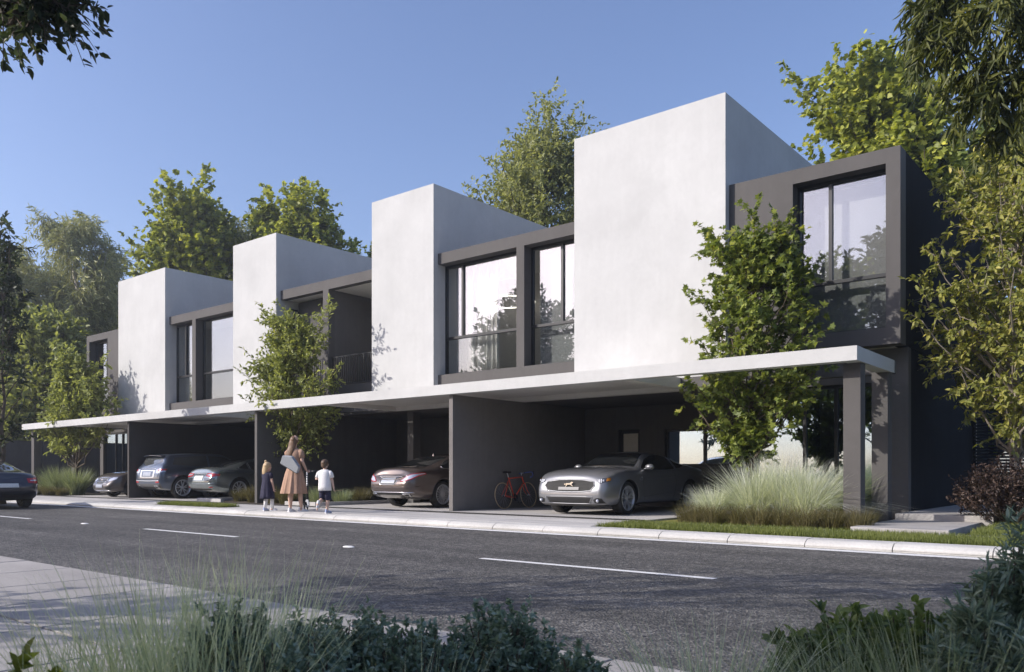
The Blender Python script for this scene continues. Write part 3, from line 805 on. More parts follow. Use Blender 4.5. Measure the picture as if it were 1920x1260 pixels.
def clone(root, loc, rz, sc, label, group=None):
    r = root.copy(); COL.objects.link(r); r.location = loc; r.rotation_euler = (0, 0, rz); r.scale = (sc, sc, sc)
    r['label'] = label
    if group: r['group'] = group
    for ch in list(root.children):
        c = ch.copy(); COL.objects.link(c); c.parent = r
    return r

def foot(x, d, z=0.0):
    v = px_d(x, 887, d); return (v.x, v.y, z)
def ztop(y, d): return CAM_H + (887 - y) * d / FPX

# --- trees in the canopy openings
TG = 'young trees growing through the canopy openings'
tree('maple_tree', 'bushy young maple in front of the nearest white tower', (-6.38, 15.2, 0), 5.9, (1.35, 5.35), 1.6, 'maple_leaf', 'maple', .115, 92, 12, 11, ry=1.0, prof='low', trunk_r=.06, seed=21, tw_len=.5, group=TG, shoots=12)
tree('birch_tree', 'airy light green tree rising behind the woman', (-20.98, 15.2, 0), 5.95, (1.75, 5.5), 2.35, 'fresh_leaf', 'ovate', .13, 100, 13, 12, ry=1.05, prof='low', trunk_r=.055, lean=(-.035, 0), seed=5, tw_len=.6, group=TG, shoots=7, shell=.4)
tree('birch_tree', 'light green tree in front of the far end townhouse', (-35.9, 15.1, 0), 6.1, (2.0, 5.6), 2.4, 'fresh_leaf', 'ovate', .19, 105, 10, 10, ry=1.05, prof='egg', trunk_r=.07, seed=9, tw_len=.6, group=TG, shoots=5)
# --- right side
f = foot(1906, 15.4)
tree('ornamental_pear_tree', 'golden green tree with pale trunk beside the dark end wall', f, 7.3, (1.9, 7.3), 1.85, 'gold_leaf', 'ovate', .125, 125, 12, 13, prof='egg', trunk_r=.085, bk='grey_bark', seed=14, tw_len=.6, up=.15, droop=.12, hang=.3, trunk_top=5.8)
# --- behind the terrace
BG = 'trees behind the terrace'
f = foot(1650, 28.0); H = ztop(135, 28)
tree('maple_tree', 'tall bright maple behind the nearest townhouse', f, H, (5.5, H - .6), 4.1, 'bright_maple', 'maple_s', .20, 120, 24, 13, prof='egg', trunk_r=.2, seed=31, tw_len=1.1, group=BG, shoots=16, twig_mesh=False)
f = foot(1850, 27.0); H = ztop(250, 27)
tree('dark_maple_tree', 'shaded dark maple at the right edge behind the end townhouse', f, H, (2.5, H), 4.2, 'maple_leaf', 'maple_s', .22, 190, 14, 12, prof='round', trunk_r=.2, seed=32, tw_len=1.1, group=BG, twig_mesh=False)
f = foot(1015, 39.0); H = ztop(225, 39)
tree('ash_tree', 'pale feathery tree between the two nearest white towers', f, H, (6, H - .8), 5.3, 'pale_leaf', 'ovate', .21, 140, 25, 14, prof='egg', trunk_r=.25, seed=33, tw_len=1.4, group=BG, shoots=7, twig_mesh=False, shell=.4)
f = foot(365, 49.0); H = ztop(365, 49)
mA = tree('maple_tree', 'bright maple left of the third white tower', f, H, (7, H - .8), 3.6, 'bright_maple', 'maple_s', .28, 85, 22, 13, prof='egg', trunk_r=.25, seed=34, tw_len=1.5, group=BG, shoots=7, twig_mesh=False)
f = foot(545, 50.0); H = ztop(385, 50)
tree('maple_tree', 'broad bright maple behind the third white tower', f, H, (7, H - .6), 4.6, 'bright_maple', 'maple_s', .28, 95, 22, 13, prof='round', trunk_r=.25, seed=35, tw_len=1.5, group=BG, shoots=8, twig_mesh=False)
clone(mA, foot(655, 52), 2.0, .84, 'smaller bright maple just left of the second white tower', BG)
f = foot(455, 54.0); H = ztop(395, 54)
gA = tree('gum_tree', 'grey green gum tree between the two bright maples', f, H, (5, H), 4.4, 'gum_leaf', 'lance', .42, 75, 27, 14, prof='round', trunk_r=.3, bk='gum_bark', seed=36, tw_len=1.4, group=BG, droop=.45, up=.2, hang=.7, twig_mesh=False)
f = foot(290, 62.0); H = ztop(480, 62)
tree('pale_tree', 'low pale tree peeking over the leftmost white tower', f, H, (5, H), 4.6, 'pale_leaf', 'ovate', .42, 85, 9, 10, prof='round', trunk_r=.3, seed=37, tw_len=1.7, group=BG, twig_mesh=False)
# --- left of the terrace
LG = 'trees along the left boundary'
f = foot(150, 55.0); H = ztop(405, 55)
tree('gum_tree', 'tall gum tree with twisted white trunk left of the towers', f, H, (11.0, H), 3.3, 'gum_leaf', 'lance', .40, 48, 34, 14, prof='round', trunk_r=.42, bk='gum_bark', seed=38, tw_len=1.4, group=LG, droop=.45, up=.2, hang=.7, twig_mesh=False, lean=(.04, -.03))
clone(gA, foot(70, 57), 1.1, .92, 'rounded gum tree behind the far left sapling', LG)
clone(gA, foot(215, 66), 4.0, .90, 'dim gum tree behind the white trunked gum', LG)
clone(gA, foot(-40, 52), 2.6, .90, 'gum tree cut by the left picture edge', LG)
f = foot(95, 45.0); H = ztop(600, 45)
oA = tree('oak_tree', 'dense olive green tree above the garden wall', f, H, (1.9, H), 3.6, 'fresh_leaf', 'ovate', .34, 150, 11, 12, prof='round', trunk_r=.22, seed=39, tw_len=1.3, group=LG, twig_mesh=False)
clone(oA, foot(-25, 47), 2.2, 1.12, 'olive green tree at the left picture edge above the wall', LG)
clone(oA, foot(195, 58), 4.1, 1.05, 'olive green tree just left of the far end townhouse', LG)
clone(oA, foot(30, 62), 5.1, 1.35, 'tall olive green tree rising behind the garden wall', LG)
f = foot(6, 25.0); H = ztop(455, 25)
tree('sapling', 'slim dark sapling at the far left edge', f, H, (1.9, H), 1.15, 'dark_leaf', 'ovate', .19, 52, 7, 8, prof='cone', trunk_r=.075, seed=40, tw_len=.55, group=LG, shoots=3)
# --- eucalyptus hanging in from the top right
ex = []
rr = np.random.default_rng(3)
for (x, y, d, wgt) in ((1745, 40, 8.9, 1.2), (1720, 95, 8.8, 1), (1770, 120, 8.6, 1.2), (1810, 60, 8.5, 1.2), (1850, 120, 8.4, 1.4), (1790, 180, 8.8, 1.1), (1835, 200, 8.6, 1.3), (1885, 190, 8.3, 1.4), (1900, 60, 8.0, 1.4), (1870, 15, 8.2, 1.2), (1790, 0, 8.8, 1.2), (1910, 250, 8.6, 1.3), (1860, 265, 8.9, 1), (1950, 150, 8.2, 1.4), (1960, 40, 8, 1.4), (1760, -40, 9, 1.2), (1850, -60, 8.6, 1.2), (1715, 55, 9.3, 1.1), (1730, 10, 9.3, 1.2), (1700, 75, 9.0, .7)):
    v = px_d(x + 25, y - 40, d); ex.append((v.x, v.y, v.z, wgt))
tree('willow_gum_tree', 'gum tree hanging long narrow leaves in from the top right', (2.3, 12.35, 0), 8.5, (3.5, 8.5), 2, 'willow_leaf', 'lance', .17, 0, 18, 15, trunk_r=.14, bk='brown_bark', seed=41, tw_len=.42, droop=.75, up=.1, hang=1.1, extra=ex, only=True, trunk_top=6.5, twig_mesh=False)
# --- the street trees of the near side, off the frame to the left: their shade lies over the foreground
NG = 'street trees of the near pavement'
ex = []
for (x, y, d, wgt) in ((30, 20, 5.6, 1.5), (75, 15, 5.4, 1.3), (110, 35, 5.3, 1.2), (150, 62, 5.2, .8), (130, 5, 5.5, 1), (25, 60, 5.4, .9), (45, 82, 5.3, .5), (-20, 30, 5.6, 1.5), (85, 50, 5.3, .8), (165, -10, 5.6, 1), (60, 40, 5.2, 1.2), (100, 10, 5.2, 1.2), (10, 5, 5.3, 1.4), (140, 35, 5.4, 1)):
    v = px_d(x - 25, y - 38, d); ex.append((v.x, v.y, v.z, wgt * 1.7))
tree('street_tree', 'dark leaved street tree dipping in at the top left corner', (-9.0, -1.0, -.1), 6.6, (2.7, 6.4), 2.5, 'dark_leaf', 'ovate', .075, 55, 9, 11, trunk_r=.12, seed=42, tw_len=.34, extra=ex, group=NG, up=.1, droop=.2)
sB = tree('street_tree', 'street tree behind the camera shading the foreground bed', (-5.2, -5.2, -.1), 8.6, (2.6, 8.6), 3.1, 'dark_leaf', 'ovate', .25, 150, 11, 12, trunk_r=.16, seed=43, tw_len=.9, group=NG, twig_mesh=False)
clone(sB, (.6, -4.4, -.1), 1.9, .95, 'street tree right behind the camera', NG)
for x, y, rz, k, lab in ((-13.5, -22, 3.2, 1.9, 'larger tree across the road mirrored in the end townhouse window'), (-28, -25, .7, 1.75, 'tree across the road facing the middle townhouses'), (-44, -22, 4.4, 1.9, 'tree across the road mirrored beside the ring lamp'),
                         (-61, -22, 5.2, 1.7, 'tree across the road facing the far end townhouse'), (-1.5, -24, 1.2, 1.8, 'tree across the road furthest to the right'), (-78, -24, 2.2, 1.8, 'tree across the road furthest to the left')):
    clone(sB, (x, y, -.16), rz, k, lab, NG)

# ---------------------------------------------------------------- grasses
def blades(name, base, az, length, width, bend, mat, parent, rng, wind=(0, 0), seg=5):
    n = len(base); t = np.linspace(0, 1, seg + 1)
    dh = np.stack([np.cos(az), np.sin(az), np.zeros(n)], 1) * bend[:, None] + np.array([wind[0], wind[1], 0])[None, :]
    hl = np.linalg.norm(dh, axis=1)
    rise = np.sqrt(np.clip(1 - np.clip(hl, 0, .97) ** 2, .06, 1))
    C = base[:, None, :] + length[:, None, None] * (dh[:, None, :] * (t ** 1.7)[None, :, None])
    C[:, :, 2] += length[:, None] * (t[None, :] - (1 - rise)[:, None] * t[None, :] ** 2)
    sd = np.stack([-np.sin(az), np.cos(az), np.zeros(n)], 1)
    tw = rng.normal(scale=.9, size=n); sd = sd * np.cos(tw)[:, None] + np.stack([np.cos(az), np.sin(az), np.zeros(n)], 1) * np.sin(tw)[:, None]
    wt = np.array([1 - .1 * x - .85 * x ** 3 for x in t])
    A = C - sd[:, None, :] * (width[:, None] * wt[None, :])[:, :, None] * .5
    B = C + sd[:, None, :] * (width[:, None] * wt[None, :])[:, :, None] * .5
    V = np.stack([A, B], 2).reshape(-1, 3)
    k = 2 * (seg + 1)
    q = np.array([[2 * i, 2 * i + 1, 2 * i + 3, 2 * i + 2] for i in range(seg)]).ravel()
    loops = (q[None, :] + (np.arange(n) * k)[:, None]).ravel()
    return fast_mesh(name, V, loops, np.full(n * seg, 4), mat, parent, True)
def clump(name, label, loc, n, L, rad, w_, bend, mat, seed, group, wind=(0, 0), category='grass clump', seg=5):
    rng = np.random.default_rng(seed)
    r = rad * np.sqrt(rng.random(n)); a = rng.random(n) * 2 * np.pi
    base = np.stack([r * np.cos(a), r * np.sin(a), np.full(n, -.015)], 1)
    az = a + rng.normal(scale=.5, size=n)
    o = blades(name, base, az, L * rng.uniform(.5, 1.05, n), w_ * rng.uniform(.6, 1.3, n), np.clip(bend * (.3 + r / rad) * rng.uniform(.4, 1.3, n), 0, .95), mat, None, rng, wind, seg)
    o.location = loc
    return tag(o, label, category, group)
FG = 'pale fountain grasses in the front bed'
clump('fountain_grass', 'small pale fountain grass beside the silver coupe rear wheel', (-6.78, 14.3, 0), 1400, .75, .18, .010, .6, 'plume_blade', 51, FG, (-.12, -.05))
clump('fountain_grass', 'tall pale fountain grass in the left of the front bed', (-6.15, 14.65, 0), 1700, 1.25, .26, .011, .72, 'plume_blade', 52, FG, (-.05, -.05))
clump('fountain_grass', 'tallest pale fountain grass in the middle of the front bed', (-5.6, 14.8, 0), 1700, 1.35, .26, .011, .7, 'plume_blade', 53, FG, (.16, .1))
clump('fountain_grass', 'pale fountain grass sweeping towards the front pillar', (-5.08, 14.65, 0), 1700, 1.25, .26, .011, .72, 'plume_blade', 54, FG, (.28, .12))
clump('fountain_grass', 'sage fountain grass behind the front pillar', (-4.9, 15.7, 0), 700, 1.15, .2, .010, .5, 'sage_blade', 55, FG, (.1, .1))
TGp = 'brown sedge tufts edging the front bed'
spots = [(-7.05, 13.86), (-6.8, 13.72), (-6.5, 13.7), (-6.05, 13.82), (-5.65, 13.72), (-5.25, 13.8), (-4.85, 13.72), (-4.5, 13.9), (-4.75, 14.5), (-4.3, 15.1), (-4.05, 13.95)]
words = ['leftmost', 'second', 'third', 'fourth', 'fifth', 'sixth', 'seventh', 'eighth']
for i, (x, y) in enumerate(spots):
    lab = ('%s brown sedge tuft from the left along the front bed edge' % words[i]) if i < 8 else ['brown sedge tuft just behind the front pillar', 'brown sedge tuft between the two pillars', 'brown sedge tuft beside the entry step'][i - 8]
    clump('sedge_tuft', lab, (x, y, .0), 620, .42, .2, .006, .62, 'tuft_blade', 60 + i, TGp, (.02, 0), seg=3)
# planters under the other trees
SGp = 'grasses in the carport planters'
for i, (x, y, L, mt, lab) in enumerate([
    (-20.9, 14.5, .62, 'tuft_blade', 'brown grass tuft left of the girl beside the middle wall'), (-20.2, 14.4, .5, 'tuft_blade', 'brown grass tuft behind the girl'),
    (-19.4, 14.9, .6, 'sage_blade', 'sage grass clump behind the scooter'), (-18.7, 15.2, .5, 'sage_blade', 'sage grass clump behind the boy'), (-18.7, 15.9, .55, 'tuft_blade', 'brown grass tuft at the back of the middle planter'),
    (-22.0, 14.5, .6, 'tuft_blade', 'brown grass tuft beside the green hatchback wheel'), (-22.9, 14.6, .5, 'tuft_blade', 'low brown grass tuft left of the middle wall'),
    (-36.6, 14.7, 1.35, 'sage_blade', 'large grey green grass clump right of the passing car'), (-35.2, 14.8, 1.25, 'sage_blade', 'grey green grass clump beside the dark sedan nose'), (-38.1, 14.9, 1.1, 'sage_blade', 'grey green grass clump beside the leftmost pillar'),
    (-36.9, 13.9, .45, 'tuft_blade', 'low brown tuft before the large grey green clump'), (-35.6, 13.9, .42, 'tuft_blade', 'low brown tuft before the clump by the sedan'), (-34.8, 14.1, .4, 'tuft_blade', 'low brown tuft nearest the dark sedan')]):
    clump('grass_clump', lab, (x, y, .02), 650 if L < .7 else 800, L, .22 if L < 1 else .3, .008 if L < .7 else .016, .6, mt, 80 + i, SGp, seg=4)

def lawn(name, polys, n, L, seed):
    rng = np.random.default_rng(seed); B = []
    for (x0, x1, y0, y1, z, wgt) in polys:
        m_ = int(n * wgt)
        x = rng.uniform(x0, x1, m_); y = rng.uniform(y0, y1, m_)
        edge = .05 * np.sin(x * 9) + .04 * np.sin(x * 23 + 1)
        B.append(np.stack([x, np.clip(y, y0 + .02 + edge * .5, y1 + edge * .5), np.full(m_, z)], 1))
    B = np.concatenate(B); m_ = len(B)
    o = blades(name, B, rng.random(m_) * 6.283, L * rng.uniform(.5, 1.2, m_), .006 * rng.uniform(.7, 1.3, m_), np.clip(rng.normal(.35, .2, m_), 0, .85), 'lawn_blade', None, rng, (0, 0), 2)
    return o
o = lawn('verge_grass', [(-7.7, -1.0, 11.66, 12.92, -.02, .8), (-1.0, 2.5, 11.66, 12.92, -.02, .2)], 42000, .095, 71)
tag(o, 'strip of short green grass behind the kerb', 'grass', kind='stuff')
o = lawn('verge_patch', [(-22.65, -19.35, 11.7, 12.3, .01, 1.0)], 9000, .10, 72)
tag(o, 'small grass patch in the pavement left of the girl', 'grass', kind='stuff')
o = lawn('lawn_grass', [(-2.4, 1.5, 13.45, 17.5, .0, 1.0)], 30000, .09, 73)
tag(o, 'lawn under the purple shrub', 'grass', kind='stuff')

# ---------------------------------------------------------------- shrubs
def shrub(name, label, loc, r, h, leafm, tem, lsize, n_stem, per, seed, group=None, hang=0, up=.6, spread=1.0, category='shrub', bk='brown_bark'):
    rng = np.random.default_rng(seed); root = empty(name, loc, label=label, category=category, group=group)
    mb = MB(); P_, D_ = [], []
    for k in range(n_stem):
        a = rng.random() * 6.283; q = rng.random() ** .55
        e = np.array([r * q * math.cos(a), r * q * math.sin(a), h * math.sqrt(max(.04, 1 - (q * .92) ** 2)) * rng.uniform(.72, 1.08)])
        b0 = np.array([e[0] * .15, e[1] * .15, -.03])
        pts = curve_pts(b0, e, -.08, rng, 5, .05)
        mb.tube(pts, [.008, .007, .005, .004, .002], 4, cap=False)
        for q2 in range(4):
            s = rng.uniform(.55, 1.0); j = s * 4; i = min(int(j), 3); f = j - i
            c = pts[i] * (1 - f) + pts[i + 1] * f
            d = unit(unit(e + 1e-6) * .7 + rng.normal(size=3) * .5 + np.array([0, 0, up]))
            l = .22 * (r + h) * .5 * rng.uniform(.5, 1.2)
            u = rng.uniform(0, 1, per)[:, None]
            P_.append(c + d * l * u); D_.append(unit(d * .7 + rng.normal(size=(per, 3)) * .8 * spread + np.array([0, 0, -hang])))
    mb.build('stems', bk, root, smooth=True)
    P = np.concatenate(P_); D = np.concatenate(D_)
    leaves('foliage', P, D, unit(np.array([0, 0, 1.0]) + rng.normal(size=P.shape) * .7), lsize * rng.uniform(.6, 1.25, len(P)), tem, leafm, root, rng)
    return root
sh = px_z(1885, 985, 0)
shrub('purple_shrub', 'rounded purple leaved shrub on the lawn at the right edge', (sh.x + .1, sh.y, 0), .95, 1.05, 'purple_leaf', 'ovate', .06, 260, 12, 91)
MG = 'dark evergreen shrubs in the near bed'
GZ = -.10
def spot(x, y, d):
    v = px_d(x, y, d); return (v.x, v.y, GZ), v.z - GZ
for i, (x, y, d, r, lab) in enumerate([
    (440, 1165, 2.55, .2, 'dark evergreen shrub between the pale grasses'), (640, 1172, 2.75, .3, 'dark evergreen shrub at the bottom centre left'),
    (790, 1195, 2.55, .24, 'low dark evergreen shrub at the bottom centre'), (930, 1165, 2.7, .27, 'dark evergreen shrub right of the bottom centre'),
    (1085, 1235, 2.45, .12, 'tiny dark evergreen sprig right of the near shrubs'), (560, 1215, 2.35, .25, 'dark evergreen shrub in front at the bottom left of centre')]):
    (loc), h = spot(x, y, d)
    shrub('evergreen_shrub', lab, loc, r, h, 'shrub_leaf', 'ovate', .022, int(150 + 650 * r), 24, 100 + i, MG, up=.9)
BGp = 'broad leaved shrubs at the bottom right'
for i, (x, y, d, r, lab) in enumerate([(1610, 1165, 3.1, .34, 'broad leaved green shrub left of the bottom right corner'), (1740, 1165, 2.9, .32, 'broad leaved shrub beside the corner hedge')]):
    loc, h = spot(x, y, d); shrub('leafy_shrub', lab, loc, r, h, 'broad_leaf', 'ovate', .052, 130, 14, 120 + i, BGp, up=.9)
loc, h = spot(1925, 1050, 2.6)
shrub('corner_shrub', 'tall dark feathery shrub in the bottom right corner', loc, .2, h, 'shrub_leaf', 'lance', .05, 300, 26, 125, None, up=.9)
loc, h = spot(1850, 1170, 2.45)
shrub('corner_shrub', 'lower feathery shrub left of the corner one', loc, .2, h, 'shrub_leaf', 'lance', .05, 200, 24, 126, None, up=.9)
loc, h = spot(55, 1215, 2.2)
shrub('leafy_plant', 'yellow green leafy plant in the bottom left corner', (loc[0], loc[1], loc[2]), .14, h, 'bright_maple', 'ovate', .06, 12, 8, 127, None, up=.9)
PG = 'pale thin grasses in the near bed'
for i, (x, y, d, n_, lab, sp) in enumerate([
    (215, 1120, 2.45, 260, 'pale thin grass clump at the bottom left', .45), (330, 1080, 2.5, 300, 'tall pale grass clump left of the dark shrubs', .35), (470, 1085, 2.65, 260, 'tall pale grass clump among the dark shrubs', .35),
    (95, 1160, 2.3, 160, 'sparse pale grass above the leafy plant', .45), (400, 1130, 2.3, 220, 'pale grass clump before the leftmost evergreen shrub', .4), (770, 1215, 2.3, 60, 'few pale straws in front of the centre shrub', .3)]):
    loc, h = spot(x, y, d)
    clump('thin_grass', lab, loc, int(n_ * 1.7), h * 1.2, .15, .0042, sp, 'pale_blade', 130 + i, PG, seg=6)
for i, (x, y, d, n_, mt, lab) in enumerate([(1330, 1175, 2.55, 420, 'pale_blade', 'pale grass tuft at the bottom right of centre'), (1600, 1195, 2.4, 700, 'sage_blade', 'olive grass tuft in front of the broad leaved shrub'), (1760, 1170, 2.3, 700, 'sage_blade', 'olive grass tuft near the bottom right corner')]):
    loc, h = spot(x, y, d)
    clump('near_grass', lab, loc, n_, h * 1.15, .16, .005, .55, mt, 140 + i, 'near grasses at the bottom right', seg=6)
# soil of the near bed, under the plants
bed = []
for x, d in ((-60, 3.0), (300, 2.9), (600, 3.0), (1000, 2.9), (1250, 2.85), (1500, 3.2), (1900, 3.2), (2150, 3.2)):
    bed.append(px_d(x, 887, d))
pts = [(v.x, v.y, -.092) for v in bed] + [(3.2, -.5, -.092), (.8, -1.5, -.092), (-3.2, -1.0, -.092)]
tag(mesh_obj('near_bed', pts, [tuple(range(len(pts)))], 'soil'), kind='structure')
# ================================================================ cars
def paint(name, col, metal=.35, rough=.38):
    m, t, b = nodes_of(name)
    b.inputs['Base Color'].default_value = (*col, 1); b.inputs['Metallic'].default_value = metal; b.inputs['Roughness'].default_value = rough
    b.inputs['Coat Weight'].default_value = 1.0; b.inputs['Coat Roughness'].default_value = .03
    vo = N(t, 'ShaderNodeTexVoronoi'); vo.inputs['Scale'].default_value = 900; t.links.new(obj_pos(t), vo.inputs['Vector'])
    r = ramp(t, vo.outputs['Distance'], [(0, scl(col, 1.12)), (.6, scl(col, .92))])
    t.links.new(r, b.inputs['Base Color'])
paint('silver_paint', (.19, .195, .21), .45, .36); paint('brown_paint', (.11, .085, .078), .6, .28); paint('slate_paint', (.085, .11, .16), .6, .28)
paint('graphite_paint', (.24, .28, .29), .75, .22); paint('umber_paint', (.07, .055, .05)); paint('navy_paint', (.022, .025, .042))
plain('car_glass', (.012, .014, .016), .03, 0, 1.0, spec=.9)
plain('smoke_glass', (.075, .08, .08), .05, 0, 1.0, spec=.9)
plain('tyre_rubber', (.018, .018, .019), .75, bmp=.1)
plain('car_black', (.012, .012, .013), .55)
plain('car_grey', (.10, .10, .105), .5, .3)
plain('chrome', (.75, .76, .78), .12, 1.0)
plain('rim_silver', (.66, .67, .69), .35, .45, .5)
plain('rim_grey', (.42, .43, .46), .35, .45, .5)
plain('red_lens', (.42, .012, .015), .12, 0, 1.0)
plain('clear_lens', (.55, .58, .66), .08, .35, 1.0)
plain('dark_lens', (.06, .065, .075), .06, .2, 1.0)
plain('amber_lens', (.55, .20, .02), .15, 0, 1.0)
plain('plate_white', (.72, .72, .70), .5)
plain('plate_grey', (.33, .36, .43), .45)
plain('white_lamp', (.85, .87, .9), .2, 0, 1.0)

def interp(keys, x):
    xs = [k[0] for k in keys]; ys = [k[1] for k in keys]; n = len(xs)
    if x <= xs[0]: return ys[0]
    if x >= xs[-1]: return ys[-1]
    i = max(j for j in range(n - 1) if xs[j] <= x)
    d = [(ys[j + 1] - ys[j]) / (xs[j + 1] - xs[j]) for j in range(n - 1)]
    def sl(j):
        if j == 0: return d[0]
        if j == n - 1: return d[-1]
        if d[j - 1] * d[j] <= 0: return 0.0
        return 2 * d[j - 1] * d[j] / (d[j - 1] + d[j])
    h = xs[i + 1] - xs[i]; t = (x - xs[i]) / h
    return (2 * t**3 - 3 * t**2 + 1) * ys[i] + (t**3 - 2 * t**2 + t) * h * sl(i) + (-2 * t**3 + 3 * t**2) * ys[i + 1] + (t**3 - t**2) * h * sl(i + 1)

class Car:
    def __init__(s, name, label, loc, rz, sp, scale=1.0, category='car', group='cars parked in the carports'):
        s.sp = sp; s.root = empty(name, loc, rz, label, category, group); s.root.scale = (scale,) * 3
        L0, L1 = sp['x0'], sp['x1']
        xs = sorted(set([L0, L0 + .03, L0 + .08, L0 + .16, L0 + .28, L1, L1 - .03, L1 - .08, L1 - .16, L1 - .28] + [round(v, 3) for v in np.linspace(L0 + .42, L1 - .42, 34)]))
        rings = []
        for x in xs:
            W = interp(sp['w'], x); zb = interp(sp['bot'], x); zs = interp(sp['belt'], x); zt = interp(sp['top'], x)
            h = max(zt - zs, .005); wr = interp(sp['rw'], x)
            c = min(max((h - .10) / .22, 0), 1); c = c * c * (3 - 2 * c)
            e = zs - zb
            lerp = lambda a, b2: a + (b2 - a) * c
            P = [(0, zb), (.55 * W, zb), (.86 * W, zb + .012), (.962 * W, zb + .07), (.99 * W, zb + .26 * e), (1.0 * W, zb + .5 * e), (1.0 * W, zb + .70 * e), (.978 * W, zb + .88 * e), (.945 * W, zs),
                 (lerp(.87 * W, .905 * W), zs + lerp(.35 * h, .03)), (lerp(.74 * W, (.905 * W + wr) / 2 + .018), zs + lerp(.62 * h, .50 * h)), (lerp(.56 * W, wr), zs + lerp(.84 * h, h - .075)),
                 (lerp(.44 * W, wr * .90), zs + lerp(.90 * h, h - .032)), (lerp(.25 * W, wr * .5), zs + lerp(.97 * h, h - .006)), (0, zt)]
            end = max(0, 1 - min(x - L0, L1 - x) / .45); sg = 1 if x > 0 else -1
            zc = zb + sp.get('nose_c', .45) * (zt - zb); hh = max((zt - zb) / 2, .1)
            ring = []
            for y, z in P:
                k = (z - zc) / hh
                dx = -sg * sp.get('bulge', .09) * end * (k * k) - sg * sp.get('rake', 0) * end * max(k, 0)
                ring.append((x + dx, y, z))
            full = ring + [(p[0], -p[1], p[2]) for p in reversed(ring[1:-1])]
            rings.append(full)
        n = len(rings[0]); mb = MB(); mb.loft(rings, cap=False)
        half = n // 2
        for base, flip in ((0, False), ((len(rings) - 1) * n, True)):
            for i in range(half):
                a, b2 = i, i + 1; am, bm_ = (-a) % n, (-b2) % n
                f = [a, b2, bm_, am]
                f = list(dict.fromkeys(f))
                if len(f) > 2:
                    f = [base + q for q in f]
                    mb.f.append(tuple(f if flip else reversed(f)))
        o = mb.build('body', sp['paint'], s.root); fix_normals(o)
        ss = o.modifiers.new('s', 'SUBSURF'); ss.levels = 2; ss.render_levels = 2
        cutters = []
        ra = sp['wr'] + sp.get('arch', .045)
        for ax in (sp['fa'], sp['ra']):
            for sy in (-1, 1):
                prof = []
                cm = MB().lathe([(.001, 0), (ra * .999, 0), (ra, .02), (ra, .6), (.001, .6)], 'y', 40).build('cut', 'car_black')
                fix_normals(cm)
                yy = sp['track'] - .17
                cm.location = Vector((ax, yy if sy > 0 else -yy - .6, sp['wr'] + .012))
                cutters.append(cm)
                bo = o.modifiers.new('b', 'BOOLEAN'); bo.operation = 'DIFFERENCE'; bo.object = cm; bo.solver = 'EXACT'
        # cut in world space: evaluate with the root at the origin
        keep = (s.root.location.copy(), s.root.rotation_euler.copy(), s.root.scale.copy())
        s.root.location = (0, 0, 0); s.root.rotation_euler = (0, 0, 0); s.root.scale = (1, 1, 1)
        bpy.context.view_layer.update()
        dg = bpy.context.evaluated_depsgraph_get()
        me = bpy.data.meshes.new_from_object(o.evaluated_get(dg))
        o.modifiers.clear(); old = o.data; o.data = me; bpy.data.meshes.remove(old)
        for c in cutters: bpy.data.objects.remove(c)
        if len(me.materials) < 2: me.materials.append(MATS['car_black'])
        me.materials[0] = MATS[sp['paint']]; me.materials[1] = MATS['car_black']
        nv = len(me.vertices)
        for p in me.polygons:
            cx = p.center
            dark = False
            for ax in (sp['fa'], sp['ra']):
                r = math.hypot(cx.x - ax, cx.z - sp['wr'] - .012)
                if r < ra - .001 and abs(cx.y) < sp['track'] - .10: dark = True
                if abs(r - ra) < .012 and abs(p.normal.y) < .35 and abs(cx.y) < sp['w'][len(sp['w']) // 2][1] - .015 and (p.normal.x * (cx.x - ax) + p.normal.z * (cx.z - sp['wr'])) < 0: dark = True
            if cx.z < sp.get('under', .2) and p.normal.z < -.5: dark = True
            p.material_index = 1 if dark else 0
            p.use_smooth = True
        me.set_sharp_from_angle(angle=R(35))
        s.body = o
        s.bvh = BVHTree.FromPolygons([v.co.copy() for v in me.vertices], [tuple(p.vertices) for p in me.polygons])
        s.keep = keep
    def done(s):
        s.root.location, s.root.rotation_euler, s.root.scale = s.keep
    def hit(s, ax, a, b2):
        """project onto the body. 'L','R': (x,z); 'F','B': (y,z); 'T': (x,y). returns point, normal"""
        o, d = {'L': ((a, 3, b2), (0, -1, 0)), 'R': ((a, -3, b2), (0, 1, 0)), 'F': ((4, a, b2), (-1, 0, 0)), 'B': ((-4, a, b2), (1, 0, 0)), 'T': ((a, b2, 4), (0, 0, -1))}[ax]
        p, n, i, dist = s.bvh.ray_cast(Vector(o), Vector(d), 6)
        if p is None:
            p, n, i, dist = s.bvh.find_nearest(Vector(o) + Vector(d) * (2.2 if ax in 'LR' else 2.0))
            n = -Vector(d)
        if n.dot(Vector(d)) > 0: n = -n
        return p, n
    def patch(s, name, ax, up, lo, mat, off=.005, thick=.012, nu=18, nv=7, parent=None):
        def res(pl, n):
            pl = [Vector((p[0], p[1], 0)) for p in pl]
            ac = [0]
            for i in range(len(pl) - 1): ac.append(ac[-1] + (pl[i + 1] - pl[i]).length)
            out = []
            for k in range(n + 1):
                t = ac[-1] * k / n; i = min([j for j in range(len(pl) - 1) if ac[j] <= t + 1e-9][-1], len(pl) - 2)
                f = (t - ac[i]) / max(ac[i + 1] - ac[i], 1e-9); out.append(pl[i].lerp(pl[i + 1], f))
            return out
        U, D = res(up, nu), res(lo, nu)
        fr, bk = [], []
        for i in range(nu + 1):
            for j in range(nv + 1):
                q = D[i].lerp(U[i], j / nv)
                p, n = s.hit(ax, q.x, q.y)
                fr.append(p + n * off); bk.append(p - n * thick)
        m = nv + 1; N_ = len(fr); fs = []
